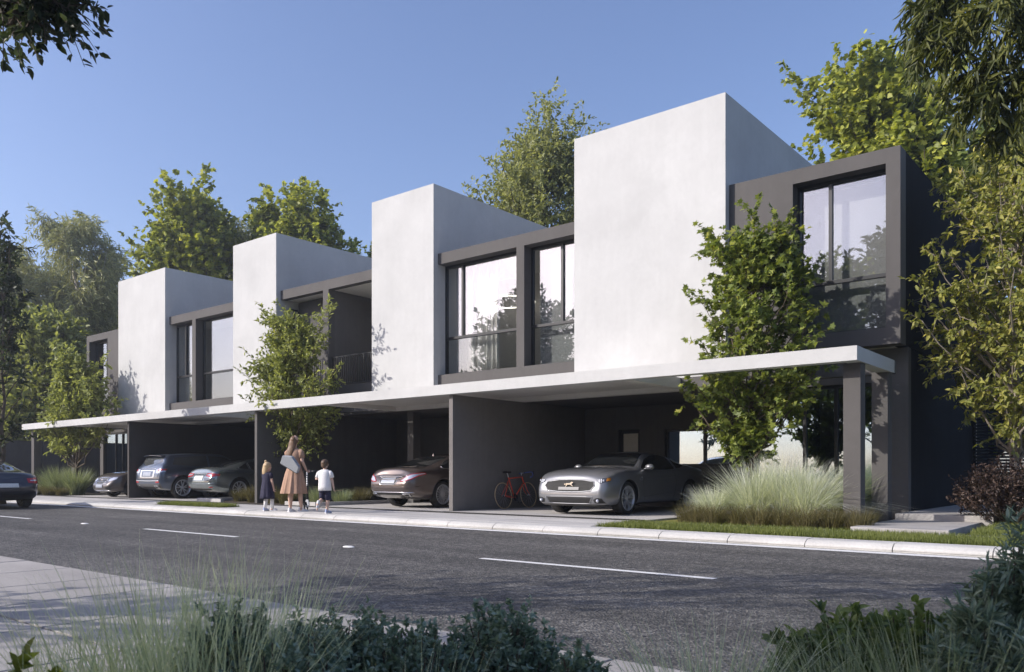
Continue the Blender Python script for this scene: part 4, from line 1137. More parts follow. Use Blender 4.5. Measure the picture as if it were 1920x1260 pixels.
        for i in range(nu):
            for j in range(nv):
                a = i * m + j; fs.append((a, a + m, a + m + 1, a + 1)); fs.append((N_ + a, N_ + a + 1, N_ + a + m + 1, N_ + a + m))
        ring = [i * m for i in range(nu + 1)] + [nu * m + j for j in range(1, m)] + [i * m + nv for i in range(nu - 1, -1, -1)] + [j for j in range(nv - 1, 0, -1)]
        for k in range(len(ring)):
            a, b2 = ring[k], ring[(k + 1) % len(ring)]; fs.append((a, a + N_, b2 + N_, b2))
        o = mesh_obj(name, fr + bk, fs, mat, parent or s.root); fix_normals(o); auto_smooth(o, 40)
        return o
    def line(s, name, ax, pts, mat, w=.006, off=.003, parent=None, sub=6):
        P = []
        for i in range(len(pts) - 1):
            for k in range(sub + (i == len(pts) - 2)):
                f = k / sub; P.append((pts[i][0] + (pts[i + 1][0] - pts[i][0]) * f, pts[i][1] + (pts[i + 1][1] - pts[i][1]) * f))
        Q = []
        for a, b2 in P:
            p, n = s.hit(ax, a, b2); Q.append(p + n * (off - w * .4))
        return MB().tube(Q, w * .5, 5).build(name, mat, parent or s.root, smooth=True)
    def loop(s, name, ax, pts, mat, w=.01, off=.006, parent=None, sub=4):
        return s.line(name, ax, list(pts) + [pts[0]], mat, w, off, parent, sub)
    def mirror2(s, fn):
        for sd in ('L', 'R'): fn(sd, 1 if sd == 'L' else -1)
    def wheels(s, style, rimm, n=10):
        sp = s.sp; r = sp['wr']; wd = sp.get('tw', .24)
        rr = r * sp.get('rimf', .74)
        data = {}
        for ax in (sp['fa'], sp['ra']):
            for sy in (1, -1):
                if not data:
                    prof = [(rr, -wd * .42), (rr + .012, -wd * .5), ((r + rr) / 2, -wd * .52), (r - .02, -wd * .46), (r - .003, -wd * .36), (r, -wd * .2), (r, wd * .2), (r - .003, wd * .36), (r - .02, wd * .46), ((r + rr) / 2, wd * .52), (rr + .012, wd * .5), (rr, wd * .42)]
                    w_ = auto_smooth(MB().lathe(prof, 'y', 48).build('wheel', 'tyre_rubber', s.root), 50)
                    rm = MB().lathe([(rr - .012, -wd * .4), (rr + .004, -wd * .42), (rr + .006, wd * .46), (rr - .012, wd * .49), (rr - .02, wd * .46), (rr - .035, wd * .34), (rr - .04, -wd * .4)], 'y', 48)
                    rm.lathe([(.001, wd * .40), (.035, wd * .40), (.05, wd * .36), (.062, wd * .2), (.062, 0)], 'y', 20)
                    for k in range(n):
                        a0 = 2 * math.pi * k / n
                        offs = (0,) if style == 'plain' else (-.17, .17)
                        for q in offs:
                            a1, a2 = a0 + q * (.35 if style == 'vee' else 1.0), a0 + q * (1.6 if style == 'vee' else 1.0) * .9
                            if style == 'swirl': a1, a2 = a0, a0 + .28
                            hw0, hw1 = (.020, .013) if n < 8 else (.014, .011)
                            q0 = Vector((math.cos(a1) * .045, 0, math.sin(a1) * .045)); q1 = Vector((math.cos(a2) * (rr - .018), 0, math.sin(a2) * (rr - .018)))
                            dd = (q1 - q0).normalized(); sd = Vector((-dd.z, 0, dd.x)); vs = []
                            for p_, hw, y0, y1 in ((q0, hw0, wd * .22, wd * .37), (q1, hw1, wd * .30, wd * .46)):
                                for e in (-1, 1):
                                    vs += [p_ + sd * hw * e + Vector((0, y0, 0)), p_ + sd * hw * e * .7 + Vector((0, y1, 0))]
                            rm.add(vs, [(0, 1, 3, 2), (4, 6, 7, 5), (0, 4, 5, 1), (2, 3, 7, 6), (1, 5, 7, 3), (0, 2, 6, 4)])
                    rim = auto_smooth(rm.build('rim', rimm, w_), 35)
                    br = auto_smooth(MB().lathe([(.001, .03), (rr * .78, .03), (rr * .78, .005), (.001, .005)], 'y', 32).build('brake_disc', 'car_grey', w_), 40)
                    bk = MB().lathe([(.001, -.01), (rr - .01, -.01), (rr - .01, -.03), (.001, -.03)], 'y', 32).build('wheel_well', 'car_black', w_)
                    data = dict(w=w_.data, ch=[c.data for c in w_.children], nm=[c.name.split('.')[0] for c in w_.children])
                else:
                    w_ = bpy.data.objects.new('wheel', data['w']); link(w_, s.root)
                    for d_, nm in zip(data['ch'], data['nm']):
                        c_ = bpy.data.objects.new(nm, d_); link(c_, w_)
                w_.location = (ax, sy * (sp['track'] - wd * .02), r)
                w_.rotation_euler = (0, random.uniform(0, 1), 0) if sy > 0 else (0, random.uniform(0, 1), math.pi)
    def door_mirror(s, x, z, mat, size=1.0):
        for sy in (1, -1):
            p, n = s.hit('L' if sy > 0 else 'R', x, z)
            c = p + Vector((-.02, sy * .12, .03))
            mb = MB().sphere(c, (.075 * size, .115 * size, .07 * size), 14, 8)
            mb.tube([p + Vector((.02, -sy * .01, -.02)), p + Vector((.0, sy * .08, 0))], [.025, .02], 6)
            o = mb.build('door_mirror', mat, s.root, smooth=True)
    def star(s, ax, a, b2, r, mat='chrome'):
        p, n = s.hit(ax, a, b2)
        mb = MB(); sg = 1 if ax == 'F' else -1
        c = p + Vector((sg * .022, 0, 0))
        mb.lathe([(r, -.006), (r + .008, 0), (r, .006), (r - .008, 0)], 'x', 24, c, closed=True)
        for k in range(3):
            an = math.pi / 2 + k * 2 * math.pi / 3
            mb.tube([c, c + Vector((0, math.cos(an) * r, math.sin(an) * r))], [.009, .004], 5)
        return mb.build('star_emblem', mat, s.root)
    def greenhouse(s, wind, rear, sides, trim=None, glassm='car_glass'):
        """wind / rear: (x at lower edge, x at upper edge, half width low, half width up)"""
        def screen(nm, xl, xu, wl, wu, bow):
            up = [(xu - bow * .5 * (1 - (k / 8) ** 2) * -1 * 0 + bow * (k / 8) ** 2 * -.3, wu * k / 8) for k in range(-8, 9)]
            lo = [(xl - bow * (k / 8) ** 2, wl * k / 8) for k in range(-8, 9)]
            s.patch(nm, 'T', up, lo, glassm, nu=24, nv=10)
        screen('windscreen', *wind, .14)
        screen('rear_window', *rear, -.14)
        for up, lo in sides:
            for sd in ('L', 'R'):
                o = s.patch('side_window', sd, up, lo, glassm, nu=20, nv=6)
                if trim:
                    s.loop('window_trim', sd, list(up) + list(reversed(lo)), trim, .014, .006, o)

def seams(c, doors, sill=None, handles=(), mat='car_black'):
    for sd in ('L', 'R'):
        for pl in doors: c.line('door_seam', sd, pl, mat, .007, .002)
        for (x, z) in handles:
            p, n = c.hit(sd, x, z)
            MB().tube([p + n * .004 + Vector((-.10, 0, 0)), p + n * .030 + Vector((-.08, 0, 0.002)), p + n * .032 + Vector((.06, 0, .002)), p + n * .004 + Vector((.09, 0, 0))], .012, 6).build('door_handle', c.sp['paint'], c.root, smooth=True)
        if sill: c.patch('sill', sd, [(sill[0], sill[2]), (sill[1], sill[2])], [(sill[0], sill[3]), (sill[1], sill[3])], 'car_black', nu=10, nv=2)
def archlips(c, mat=None):
    sp = c.sp; r = sp['wr'] + sp.get('arch', .045) + .012
    for sd in ('L', 'R'):
        for ax in (sp['fa'], sp['ra']):
            c.line('wheel_arch', sd, [(ax + r * math.cos(a), sp['wr'] + .012 + r * math.sin(a)) for a in [R(-4 + 188 * k / 16) for k in range(17)]], mat or sp['paint'], .026, .008, sub=2)

# ---------------------------------------------------------------- silver coupe
sp = dict(paint='silver_paint', x0=-2.36, x1=2.40, wr=.352, fa=1.50, ra=-1.24, track=.80, tw=.26, arch=.035, bulge=.06, rake=.03, nose_c=.40, under=.22,
    top=[(-2.36, .93), (-2.28, 1.02), (-2.0, 1.05), (-1.75, 1.06), (-1.45, 1.14), (-1.0, 1.27), (-.45, 1.365), (0, 1.385), (.3, 1.365), (.55, 1.28), (1.0, 1.06), (1.12, 1.03), (1.6, 1.005), (2.0, .955), (2.25, .90), (2.36, .83), (2.40, .76)],
    belt=[(-2.36, .86), (-2.1, .97), (-1.6, .99), (-1.0, .95), (0, .91), (.9, .925), (1.5, .925), (2.0, .87), (2.25, .80), (2.40, .68)],
    bot=[(-2.36, .42), (-2.1, .30), (-1.7, .21), (1.7, .19), (2.1, .185), (2.30, .195), (2.40, .24)],
    w=[(-2.36, .70), (-2.28, .82), (-2.0, .915), (-1.3, .965), (-.5, .925), (.5, .925), (1.4, .96), (1.9, .95), (2.18, .91), (2.32, .85), (2.40, .73)],
    rw=[(-2.4, .5), (-1.4, .56), (-.3, .61), (.4, .63), (1.0, .66), (2.4, .6)])
c = Car('coupe', 'silver two door coupe facing the street under the nearest canopy', (-10.13, 16.78, 0), R(-90), sp, 1.02)
archlips(c)
c.greenhouse((1.08, .40, .70, .56), (-1.62, -.72, .55, .52), [
    ([(.78, 1.0), (.45, 1.19), (.15, 1.275), (-.30, 1.30), (-.62, 1.25)], [(.78, .965), (.3, .955), (-.2, .96), (-.5, .97), (-.68, .985)]),
    ([(-.74, 1.235), (-.95, 1.175), (-1.14, 1.09)], [(-.78, 1.0), (-.98, 1.01), (-1.14, 1.045)])])
seams(c, [[(.86, .92), (.90, .7), (.86, .40), (.78, .30)], [(-.58, .95), (-.62, .7), (-.55, .4), (-.5, .30)]], (-.85, 1.05, .245, .19), [(-.42, .80)])
for sd in ('L', 'R'): c.line('body_crease', sd, [(1.0, .80), (.2, .775), (-.8, .80)], 'silver_paint', .016, .006); c.line('body_crease', sd, [(.95, .36), (.2, .40), (-.75, .47)], 'silver_paint', .02, .006)
c.door_mirror(.66, .985, 'silver_paint')
gr = [(-.63, .625), (-.59, .70), (-.3, .738), (0, .746), (.3, .738), (.59, .70), (.63, .625)]
gl = [(-.63, .615), (-.54, .515), (-.25, .492), (0, .488), (.25, .492), (.54, .515), (.63, .615)]
g = c.patch('grille', 'F', gr, gl, 'slot_black', nu=26, nv=8)
c.loop('grille_frame', 'F', gr + list(reversed(gl)), 'silver_paint', .03, .012, g)
for k in range(7): c.line('grille_bar', 'F', [(-.50, .525 + .03 * k), (.50, .525 + .03 * k)], 'slot_black', .005, .008, g, 10)
c.patch('plate_holder', 'F', [(-.26, .585), (.26, .585)], [(-.26, .525), (.26, .525)], 'car_grey', .02, .01, parent=g)
hp = [(-.085, .002), (-.072, .016), (-.05, .012), (-.03, .022), (.0, .020), (.03, .022), (.05, .038), (.075, .040), (.085, .026), (.066, .018), (.055, .004), (.07, -.012), (.085, -.026), (.072, -.03), (.05, -.016), (.036, -.004), (.0, -.006), (-.02, -.004), (-.03, -.022), (-.055, -.034), (-.062, -.026), (-.045, -.014), (-.052, .0), (-.075, -.008)]
p0, _ = c.hit('F', 0, .615)
mesh_obj('running_horse_emblem', [(p0.x + .035, y * 1.35, .645 + z * 1.35) for y, z in hp] + [(p0.x + .02, y * 1.35, .645 + z * 1.35) for y, z in hp], [tuple(range(24)), tuple(reversed(range(24, 48)))] + [(i, (i + 1) % 24, (i + 1) % 24 + 24, i + 24) for i in range(24)], 'chrome', g)
lo = c.patch('lower_intake', 'F', [(-.56, .375), (0, .38), (.56, .375)], [(-.50, .265), (0, .26), (.50, .265)], 'car_black', nu=24)
c.loop('intake_frame', 'F', [(-.60, .39), (0, .395), (.60, .39), (.52, .25), (0, .245), (-.52, .25)], 'silver_paint', .022, .01, lo)
for sy in (1, -1):
    f_ = c.patch('fog_recess', 'F', [(sy * .615, .335), (sy * .70, .375), (sy * .80, .36)], [(sy * .64, .27), (sy * .72, .262), (sy * .84, .262)], 'car_black', nu=10, nv=5)
    p, n = c.hit('F', sy * .715, .315); MB().sphere(p + n * .012, .034, 12, 8).build('fog_lamp', 'clear_lens', f_, smooth=True)
    h_ = c.patch('headlight', 'F', [(sy * .655, .735), (sy * .74, .77), (sy * .88, .785)], [(sy * .675, .69), (sy * .75, .665), (sy * .89, .71)], 'dark_lens', .008, nu=16, nv=6)
    for k in range(3):
        y0 = sy * (.675 + .032 * k)
        c.patch('light_bar', 'F', [(y0, .742 + .006 * k), (y0 + sy * .014, .745 + .006 * k)], [(y0 + sy * .022, .684 - .003 * k), (y0 + sy * .036, .682 - .003 * k)], 'white_lamp', .013, nu=3, nv=4, parent=h_)
    p, n = c.hit('F', sy * .80, .725); MB().sphere(p + n * .004, .026, 12, 8).build('projector', 'clear_lens', h_, smooth=True)
    c.patch('indicator', 'F', [(sy * .84, .77), (sy * .882, .775)], [(sy * .84, .707), (sy * .887, .72)], 'amber_lens', .012, nu=6, nv=4, parent=h_)
c.line('hood_seam', 'T', [(2.18, -.62), (1.9, -.74), (1.15, -.78)], 'car_black', .006, .002); c.line('hood_seam', 'T', [(2.18, .62), (1.9, .74), (1.15, .78)], 'car_black', .006, .002)
c.line('hood_crease', 'T', [(2.1, .34), (1.6, .44), (1.1, .50)], 'silver_paint', .02, .005); c.line('hood_crease', 'T', [(2.1, -.34), (1.6, -.44), (1.1, -.50)], 'silver_paint', .02, .005)
c.patch('splitter', 'F', [(-.80, .225), (0, .228), (.80, .225)], [(-.78, .20), (0, .20), (.78, .20)], 'car_black', .012, nu=20, nv=2)
fc = bpy.data.curves.new('badge', 'FONT'); fc.body = '5.0'; fc.size = .075; fc.extrude = .002; fc.align_x = 'CENTER'
ft = bpy.data.objects.new('badge_text', fc); COL.objects.link(ft); bpy.context.view_layer.update()
fm = bpy.data.meshes.new_from_object(ft.evaluated_get(bpy.context.evaluated_depsgraph_get()))
bpy.data.objects.remove(ft); bpy.data.curves.remove(fc)
fm.materials.clear(); fm.materials.append(MATS['chrome'])
fo = bpy.data.objects.new('badge', fm); link(fo, c.root)
p, n = c.hit('L', 1.00, .73); fo.location = p + n * .006; fo.rotation_euler = (R(90), 0, R(180))
c.wheels('vee', 'rim_grey', 5)
c.done()

# ---------------------------------------------------------------- sedan shape used for three cars
def sedan_spec(pt, **kw):
    d = dict(paint=pt, x0=-2.47, x1=2.47, wr=.345, fa=1.57, ra=-1.34, track=.80, tw=.25, bulge=.10, rake=.05, nose_c=.42, under=.22,
        top=[(-2.47, .86), (-2.40, 1.0), (-2.2, 1.045), (-1.9, 1.06), (-1.7, 1.08), (-1.2, 1.26), (-.6, 1.40), (-.1, 1.435), (.3, 1.41), (.6, 1.32), (1.1, 1.06), (1.25, 1.01), (1.7, .96), (2.1, .88), (2.35, .78), (2.47, .66)],
        belt=[(-2.47, .80), (-2.2, .95), (-1.6, .985), (-.8, .97), (.3, .95), (1.1, .945), (1.7, .89), (2.1, .80), (2.35, .68), (2.47, .56)],
        bot=[(-2.47, .40), (-2.25, .31), (-1.8, .22), (1.8, .20), (2.2, .20), (2.40, .22), (2.47, .27)],
        w=[(-2.47, .58), (-2.40, .72), (-2.25, .83), (-2.0, .90), (-1.4, .945), (-.5, .92), (.5, .92), (1.5, .94), (1.95, .90), (2.2, .83), (2.38, .70), (2.47, .55)],
        rw=[(-2.5, .5), (-1.4, .56), (-.3, .60), (.4, .62), (1.0, .66), (2.4, .6)])
    d.update(kw); return d
SIDES = [([(.92, 1.02), (.6, 1.22), (.2, 1.33), (-.1, 1.35)], [(.92, .985), (.5, .985), (.2, .99), (-.1, .99)]),
         ([(-.16, 1.35), (-.6, 1.32), (-1.0, 1.22), (-1.28, 1.08)], [(-.16, .99), (-.6, 1.0), (-1.0, 1.01), (-1.28, 1.03)])]
# brown four-door, tail to the street
c = Car('sedan', 'brown sedan with red almond tail lights parked nose in', (-15.75, 16.72, 0), R(90), sedan_spec('brown_paint'), 1.0)
archlips(c)
c.greenhouse((1.2, .5, .70, .56), (-1.82, -.85, .58, .53), SIDES, 'chrome')
seams(c, [[(.95, .95), (1.0, .7), (.9, .35)], [(-.12, .97), (-.14, .6), (-.10, .32)], [(-1.2, 1.0), (-1.05, .75), (-.95, .36)]], (-1.0, 1.2, .26, .205), [(-.28, .86), (-1.0, .88)])
c.line('boot_seam', 'B', [(-.60, .90), (-.52, .60), (.52, .60), (.60, .90)], 'car_black', .007, .002)
for sy in (1, -1):
    up = [(sy * .46, .70), (sy * .58, .80), (sy * .72, .865), (sy * .875, .905)]; lo_ = [(sy * .46, .685), (sy * .60, .69), (sy * .75, .745), (sy * .885, .875)]
    t_ = c.patch('tail_light', 'B', up, lo_, 'clear_lens', .007, nu=22, nv=6)
    c.loop('light_ring', 'B', up + list(reversed(lo_)), 'red_lens', .030, .012, t_, 6)
    e_ = c.patch('exhaust_tip', 'B', [(sy * .48, .395), (sy * .68, .395)], [(sy * .50, .325), (sy * .66, .325)], 'chrome', .035, nu=10, nv=4)
    c.patch('exhaust_mouth', 'B', [(sy * .51, .383), (sy * .655, .383)], [(sy * .525, .337), (sy * .64, .337)], 'car_black', .040, .005, nu=8, nv=3, parent=e_)
pl = c.patch('plate_recess', 'B', [(-.33, .785), (0, .79), (.33, .785)], [(-.27, .59), (0, .58), (.27, .59)], 'car_black', .005)
c.loop('recess_trim', 'B', [(-.33, .785), (.33, .785), (.31, .66), (.25, .60), (-.25, .60), (-.31, .66)], 'chrome', .018, .01, pl)
c.patch('number_plate', 'B', [(-.25, .755), (.25, .755)], [(-.25, .635), (.25, .635)], 'plate_grey', .014, .006, parent=pl)
c.line('chrome_strip', 'B', [(-.44, .815), (0, .82), (.44, .815)], 'chrome', .022, .012, None, 10)
c.line('bumper_strip', 'B', [(-.78, .405), (-.5, .41), (0, .41), (.5, .41), (.78, .405)], 'chrome', .022, .012)
c.line('bumper_crease', 'B', [(-.85, .56), (-.5, .545), (0, .54), (.5, .545), (.85, .56)], 'brown_paint', .018, .006)
c.patch('diffuser', 'B', [(-.48, .40), (.48, .40)], [(-.46, .345), (.46, .345)], 'car_black', .01)
c.line('boot_lip', 'T', [(-2.36, -.55), (-2.40, -.3), (-2.41, 0), (-2.40, .3), (-2.36, .55)], 'brown_paint', .035, .016)
p, n = c.hit('T', -.72, 0)
MB().add([(p.x - .08, -.02, p.z - .01), (p.x + .10, -.012, p.z - .01), (p.x + .10, .012, p.z - .01), (p.x - .08, .02, p.z - .01), (p.x - .06, -.004, p.z + .06), (p.x - .06, .004, p.z + .06)], [(0, 1, 4), (1, 2, 5, 4), (2, 3, 5), (3, 0, 4, 5), (0, 3, 2, 1)]).build('antenna_fin', 'brown_paint', c.root)
c.door_mirror(.82, 1.0, 'brown_paint')
c.wheels('plain', 'rim_grey', 18); c.done()

# dark sedan, nose to the street, in the far left carport
c = Car('sedan', 'dark brown sedan nose showing behind the leftmost wall end', (-30.98, 16.25, 0), R(-90), sedan_spec('umber_paint'), .98)
archlips(c)
c.greenhouse((1.2, .5, .70, .56), (-1.82, -.85, .58, .53), SIDES, 'chrome')
seams(c, [[(.95, .95), (1.0, .7), (.9, .35)], [(-.12, .97), (-.14, .6), (-.10, .32)]], (-1.0, 1.2, .26, .205), [(-.28, .86), (-1.0, .88)])
gr = [(-.40, .70), (-.2, .735), (0, .74), (.2, .735), (.40, .70)]; gl = [(-.33, .53), (-.2, .505), (0, .50), (.2, .505), (.33, .53)]
g = c.patch('grille', 'F', gr, gl, 'car_black', nu=20)
c.loop('grille_frame', 'F', gr + list(reversed(gl)), 'chrome', .026, .012, g)
for z in (.585, .655): c.line('grille_slat', 'F', [(-.36, z), (.36, z)], 'chrome', .022, .012, g, 8)
c.star('F', 0, .62, .075)
c.patch('number_plate', 'F', [(-.25, .475), (.25, .475)], [(-.25, .375), (.25, .375)], 'plate_grey', .02)
for sy in (1, -1):
    c.patch('headlight', 'F', [(sy * .46, .69), (sy * .62, .745), (sy * .80, .76)], [(sy * .48, .60), (sy * .62, .605), (sy * .80, .68)], 'clear_lens', .008)
    c.patch('side_intake', 'F', [(sy * .42, .41), (sy * .72, .43)], [(sy * .46, .30), (sy * .68, .30)], 'car_black', .006)
c.line('lip', 'F', [(-.66, .265), (0, .26), (.66, .265)], 'chrome', .02, .014, None, 12)
c.wheels('plain', 'rim_silver', 10); c.done()

# navy sedan driving out of the frame on the left
c = Car('sedan', 'dark navy sedan leaving the frame on the road at the left', (-28.05, 8.95, -.12), R(180), sedan_spec('navy_paint'), 1.0, group='cars on the road')
archlips(c)
c.greenhouse((1.2, .5, .70, .56), (-1.82, -.85, .58, .53), SIDES, 'chrome', 'smoke_glass')
seams(c, [[(.95, .95), (1.0, .7), (.9, .35)], [(-.12, .97), (-.14, .6), (-.10, .32)], [(-1.2, 1.0), (-1.05, .75), (-.95, .36)]], (-1.0, 1.2, .26, .205), [(-.28, .86), (-1.0, .88)])
for sy in (1, -1):
    t_ = c.patch('tail_light', 'B', [(sy * .50, .86), (sy * .70, .885), (sy * .875, .90)], [(sy * .52, .74), (sy * .70, .72), (sy * .885, .745)], 'red_lens', .008, nu=20)
    c.patch('reverse_lamp', 'B', [(sy * .58, .815), (sy * .78, .825)], [(sy * .58, .79), (sy * .78, .795)], 'clear_lens', .012, .004, parent=t_)
for sd in ('L', 'R'):
    c.line('chrome_strip', sd, [(-2.2, .885), (-1.5, .905), (0, .90), (1.2, .86)], 'chrome', .016, .006)
    c.line('sill_strip', sd, [(-2.25, .40), (-1.75, .33)], 'chrome', .016, .008); c.line('sill_strip', sd, [(-.9, .29), (1.1, .28)], 'chrome', .016, .008)
c.patch('number_plate', 'B', [(-.25, .72), (.25, .72)], [(-.25, .61), (.25, .61)], 'plate_white', .012)
c.wheels('plain', 'rim_silver', 12); c.done()

# ---------------------------------------------------------------- graphite fastback
sp = dict(paint='graphite_paint', x0=-2.48, x1=2.48, wr=.355, fa=1.50, ra=-1.46, track=.83, tw=.25, bulge=.09, rake=.04, nose_c=.45, under=.22,
    top=[(-2.48, .90), (-2.40, 1.06), (-2.25, 1.09), (-2.0, 1.12), (-1.4, 1.29), (-.8, 1.41), (-.2, 1.445), (.3, 1.41), (.7, 1.28), (1.2, 1.05), (1.7, .94), (2.2, .80), (2.48, .62)],
    belt=[(-2.48, .84), (-2.25, 1.0), (-1.7, 1.0), (-.8, .97), (.3, .95), (1.1, .93), (1.7, .86), (2.2, .72), (2.48, .55)],
    bot=[(-2.48, .38), (-2.25, .28), (-1.8, .21), (1.8, .19), (2.3, .19), (2.48, .26)],
    w=[(-2.48, .66), (-2.40, .80), (-2.25, .88), (-2.0, .94), (-1.4, .985), (-.5, .95), (.5, .95), (1.5, .97), (1.95, .93), (2.25, .82), (2.48, .56)],
    rw=[(-2.5, .5), (-1.4, .56), (-.3, .60), (.4, .62), (1.0, .66), (2.4, .6)])
c = Car('hatchback', 'dark green grey fastback with white plate beside the blue SUV', (-25.95, 17.35, 0), R(90), sp, 1.0)
archlips(c)
c.greenhouse((1.2, .5, .70, .56), (-2.16, -1.0, .56, .53), [SIDES[0], ([(-.16, 1.355), (-.6, 1.335), (-.98, 1.26)], [(-.16, .99), (-.6, 1.0), (-.98, 1.02)]), ([(-1.04, 1.245), (-1.2, 1.19), (-1.42, 1.09)], [(-1.04, 1.03), (-1.2, 1.04), (-1.42, 1.065)])], 'chrome')
seams(c, [[(.95, .95), (1.0, .7), (.9, .35)], [(-.12, .97), (-.14, .6), (-.10, .32)], [(-1.2, 1.0), (-1.1, .75), (-1.0, .36)]], (-1.1, 1.15, .27, .205), [(-.28, .85), (-1.0, .87)])
for sy in (1, -1):
    t_ = c.patch('tail_light', 'B', [(sy * .42, .885), (sy * .66, .90), (sy * .885, .87)], [(sy * .42, .80), (sy * .66, .755), (sy * .89, .80)], 'red_lens', .007, nu=22)
    c.patch('lamp_lens', 'B', [(sy * .46, .86), (sy * .72, .865)], [(sy * .46, .83), (sy * .72, .80)], 'clear_lens', .011, .004, parent=t_)
    c.patch('reflector', 'B', [(sy * .60, .43), (sy * .76, .435)], [(sy * .60, .405), (sy * .76, .41)], 'red_lens', .008)
c.line('chrome_strip', 'B', [(-.42, .875), (0, .88), (.42, .875)], 'chrome', .03, .012, None, 10)
c.patch('plate_recess', 'B', [(-.32, .85), (.32, .85)], [(-.30, .62), (.30, .62)], 'graphite_paint', .003)
c.patch('number_plate', 'B', [(-.26, .80), (.26, .80)], [(-.26, .66), (.26, .66)], 'plate_white', .014)
c.patch('rear_grille', 'B', [(.36, .735), (.78, .72)], [(.38, .60), (.76, .60)], 'dark_lens', .005); c.patch('rear_grille', 'B', [(-.36, .735), (-.78, .72)], [(-.38, .60), (-.76, .60)], 'dark_lens', .005)
c.line('bumper_crease', 'B', [(-.88, .55), (-.5, .53), (0, .525), (.5, .53), (.88, .55)], 'graphite_paint', .03, .012)
c.patch('diffuser', 'B', [(-.62, .375), (0, .38), (.62, .375)], [(-.60, .32), (0, .31), (.60, .32)], 'car_black', .008)
c.door_mirror(.82, 1.0, 'graphite_paint')
c.wheels('plain', 'rim_silver', 10); c.done()

# ---------------------------------------------------------------- slate blue SUV
sp = dict(paint='slate_paint', x0=-2.18, x1=2.18, wr=.385, fa=1.33, ra=-1.33, track=.82, tw=.26, bulge=.05, rake=.0, nose_c=.42, under=.26,
    top=[(-2.18, 1.02), (-2.13, 1.16), (-2.05, 1.24), (-1.95, 1.40), (-1.85, 1.55), (-1.5, 1.60), (-.6, 1.64), (0, 1.645), (.3, 1.62), (.6, 1.52), (1.05, 1.20), (1.2, 1.13), (1.7, 1.07), (2.0, .98), (2.18, .82)],
    belt=[(-2.18, .94), (-2.05, 1.12), (-1.6, 1.14), (-.8, 1.11), (.3, 1.06), (1.1, 1.03), (1.7, .98), (2.0, .88), (2.18, .70)],
    bot=[(-2.18, .44), (-2.0, .34), (-1.7, .27), (1.7, .25), (2.0, .25), (2.18, .34)],
    w=[(-2.18, .78), (-2.12, .88), (-2.0, .93), (-1.4, .975), (-.5, .95), (.5, .95), (1.4, .975), (1.8, .93), (2.05, .84), (2.18, .66)],
    rw=[(-2.2, .70), (-1.8, .68), (-1.4, .68), (-.3, .69), (.4, .70), (1.0, .72), (2.4, .6)])
c = Car('suv', 'slate blue SUV parked nose in beside the left party wall', (-28.22, 16.42, 0), R(90), sp, 1.0)
archlips(c, 'car_grey')
c.greenhouse((1.15, .48, .74, .62), (-2.085, -1.90, .66, .60), [
    ([(.95, 1.16), (.6, 1.40), (.3, 1.49), (-.25, 1.52)], [(.95, 1.10), (.5, 1.11), (.1, 1.12), (-.25, 1.13)]),
    ([(-.34, 1.52), (-.9, 1.50), (-1.55, 1.44)], [(-.34, 1.13), (-.9, 1.15), (-1.68, 1.20)])], None, 'smoke_glass')
seams(c, [[(.98, 1.08), (1.02, .8), (.9, .42)], [(-.30, 1.1), (-.32, .75), (-.35, .42)]], (-.92, .92, .42, .28), [(-.15, .96)])
sp_ = MB()
p, n = c.hit('T', -1.80, 0)
rings = []
for k in range(-8, 9):
    y = k / 8 * .62; z = p.z + .02 - .035 * (k / 8) ** 2
    rings.append([(-1.70, y, z), (-2.02 + .05 * (k / 8) ** 2, y, z - .02), (-2.02 + .05 * (k / 8) ** 2, y, z - .045), (-1.70, y, z - .04)])
sp_.loft(rings).build('roof_spoiler', 'slate_paint', c.root, bevel=.006)
for sy in (1, -1):
    t_ = c.patch('tail_light', 'B', [(sy * .56, 1.03), (sy * .74, 1.045), (sy * .915, 1.05)], [(sy * .58, .90), (sy * .74, .89), (sy * .92, .95)], 'clear_lens', .008, nu=18)
    c.patch('red_element', 'B', [(sy * .72, 1.035), (sy * .915, 1.045)], [(sy * .72, .97), (sy * .918, .985)], 'red_lens', .013, .004, parent=t_)
    c.patch('reflector', 'B', [(sy * .60, .60), (sy * .80, .615)], [(sy * .60, .55), (sy * .80, .565)], 'red_lens', .010)
    e_ = c.patch('exhaust_finisher', 'B', [(sy * .50, .475), (sy * .70, .46)], [(sy * .54, .385), (sy * .72, .385)], 'chrome', .03, nu=8, nv=4)
    c.patch('exhaust_mouth', 'B', [(sy * .55, .452), (sy * .665, .445)], [(sy * .575, .40), (sy * .68, .40)], 'car_black', .035, .005, nu=6, nv=3, parent=e_)
pl = c.patch('plate_recess', 'B', [(-.50, 1.0), (.50, 1.0)], [(-.47, .74), (.47, .74)], 'rim_silver', .005)
c.patch('recess_panel', 'B', [(-.40, .97), (.40, .97)], [(-.38, .765), (.38, .765)], 'slate_paint', .010, .004, parent=pl)
c.patch('number_plate', 'B', [(-.27, .925), (.27, .925)], [(-.27, .795), (.27, .795)], 'plate_grey', .018, .005, parent=pl)
c.line('tailgate_strip', 'B', [(-.52, 1.045), (0, 1.055), (.52, 1.045)], 'chrome', .025, .012, None, 8)
c.patch('bumper_cladding', 'B', [(-.86, .52), (0, .52), (.86, .52)], [(-.80, .37), (0, .36), (.80, .37)], 'car_grey', .008, nu=24)
c.line('bumper_strip', 'B', [(-.80, .63), (-.4, .625), (0, .62), (.4, .625), (.80, .63)], 'rim_silver', .03, .01)
c.patch('skid_plate', 'B', [(-.40, .43), (.40, .43)], [(-.36, .36), (.36, .36)], 'car_black', .016)
c.door_mirror(.86, 1.10, 'slate_paint', 1.15)
c.wheels('vee', 'rim_silver', 5); c.done()

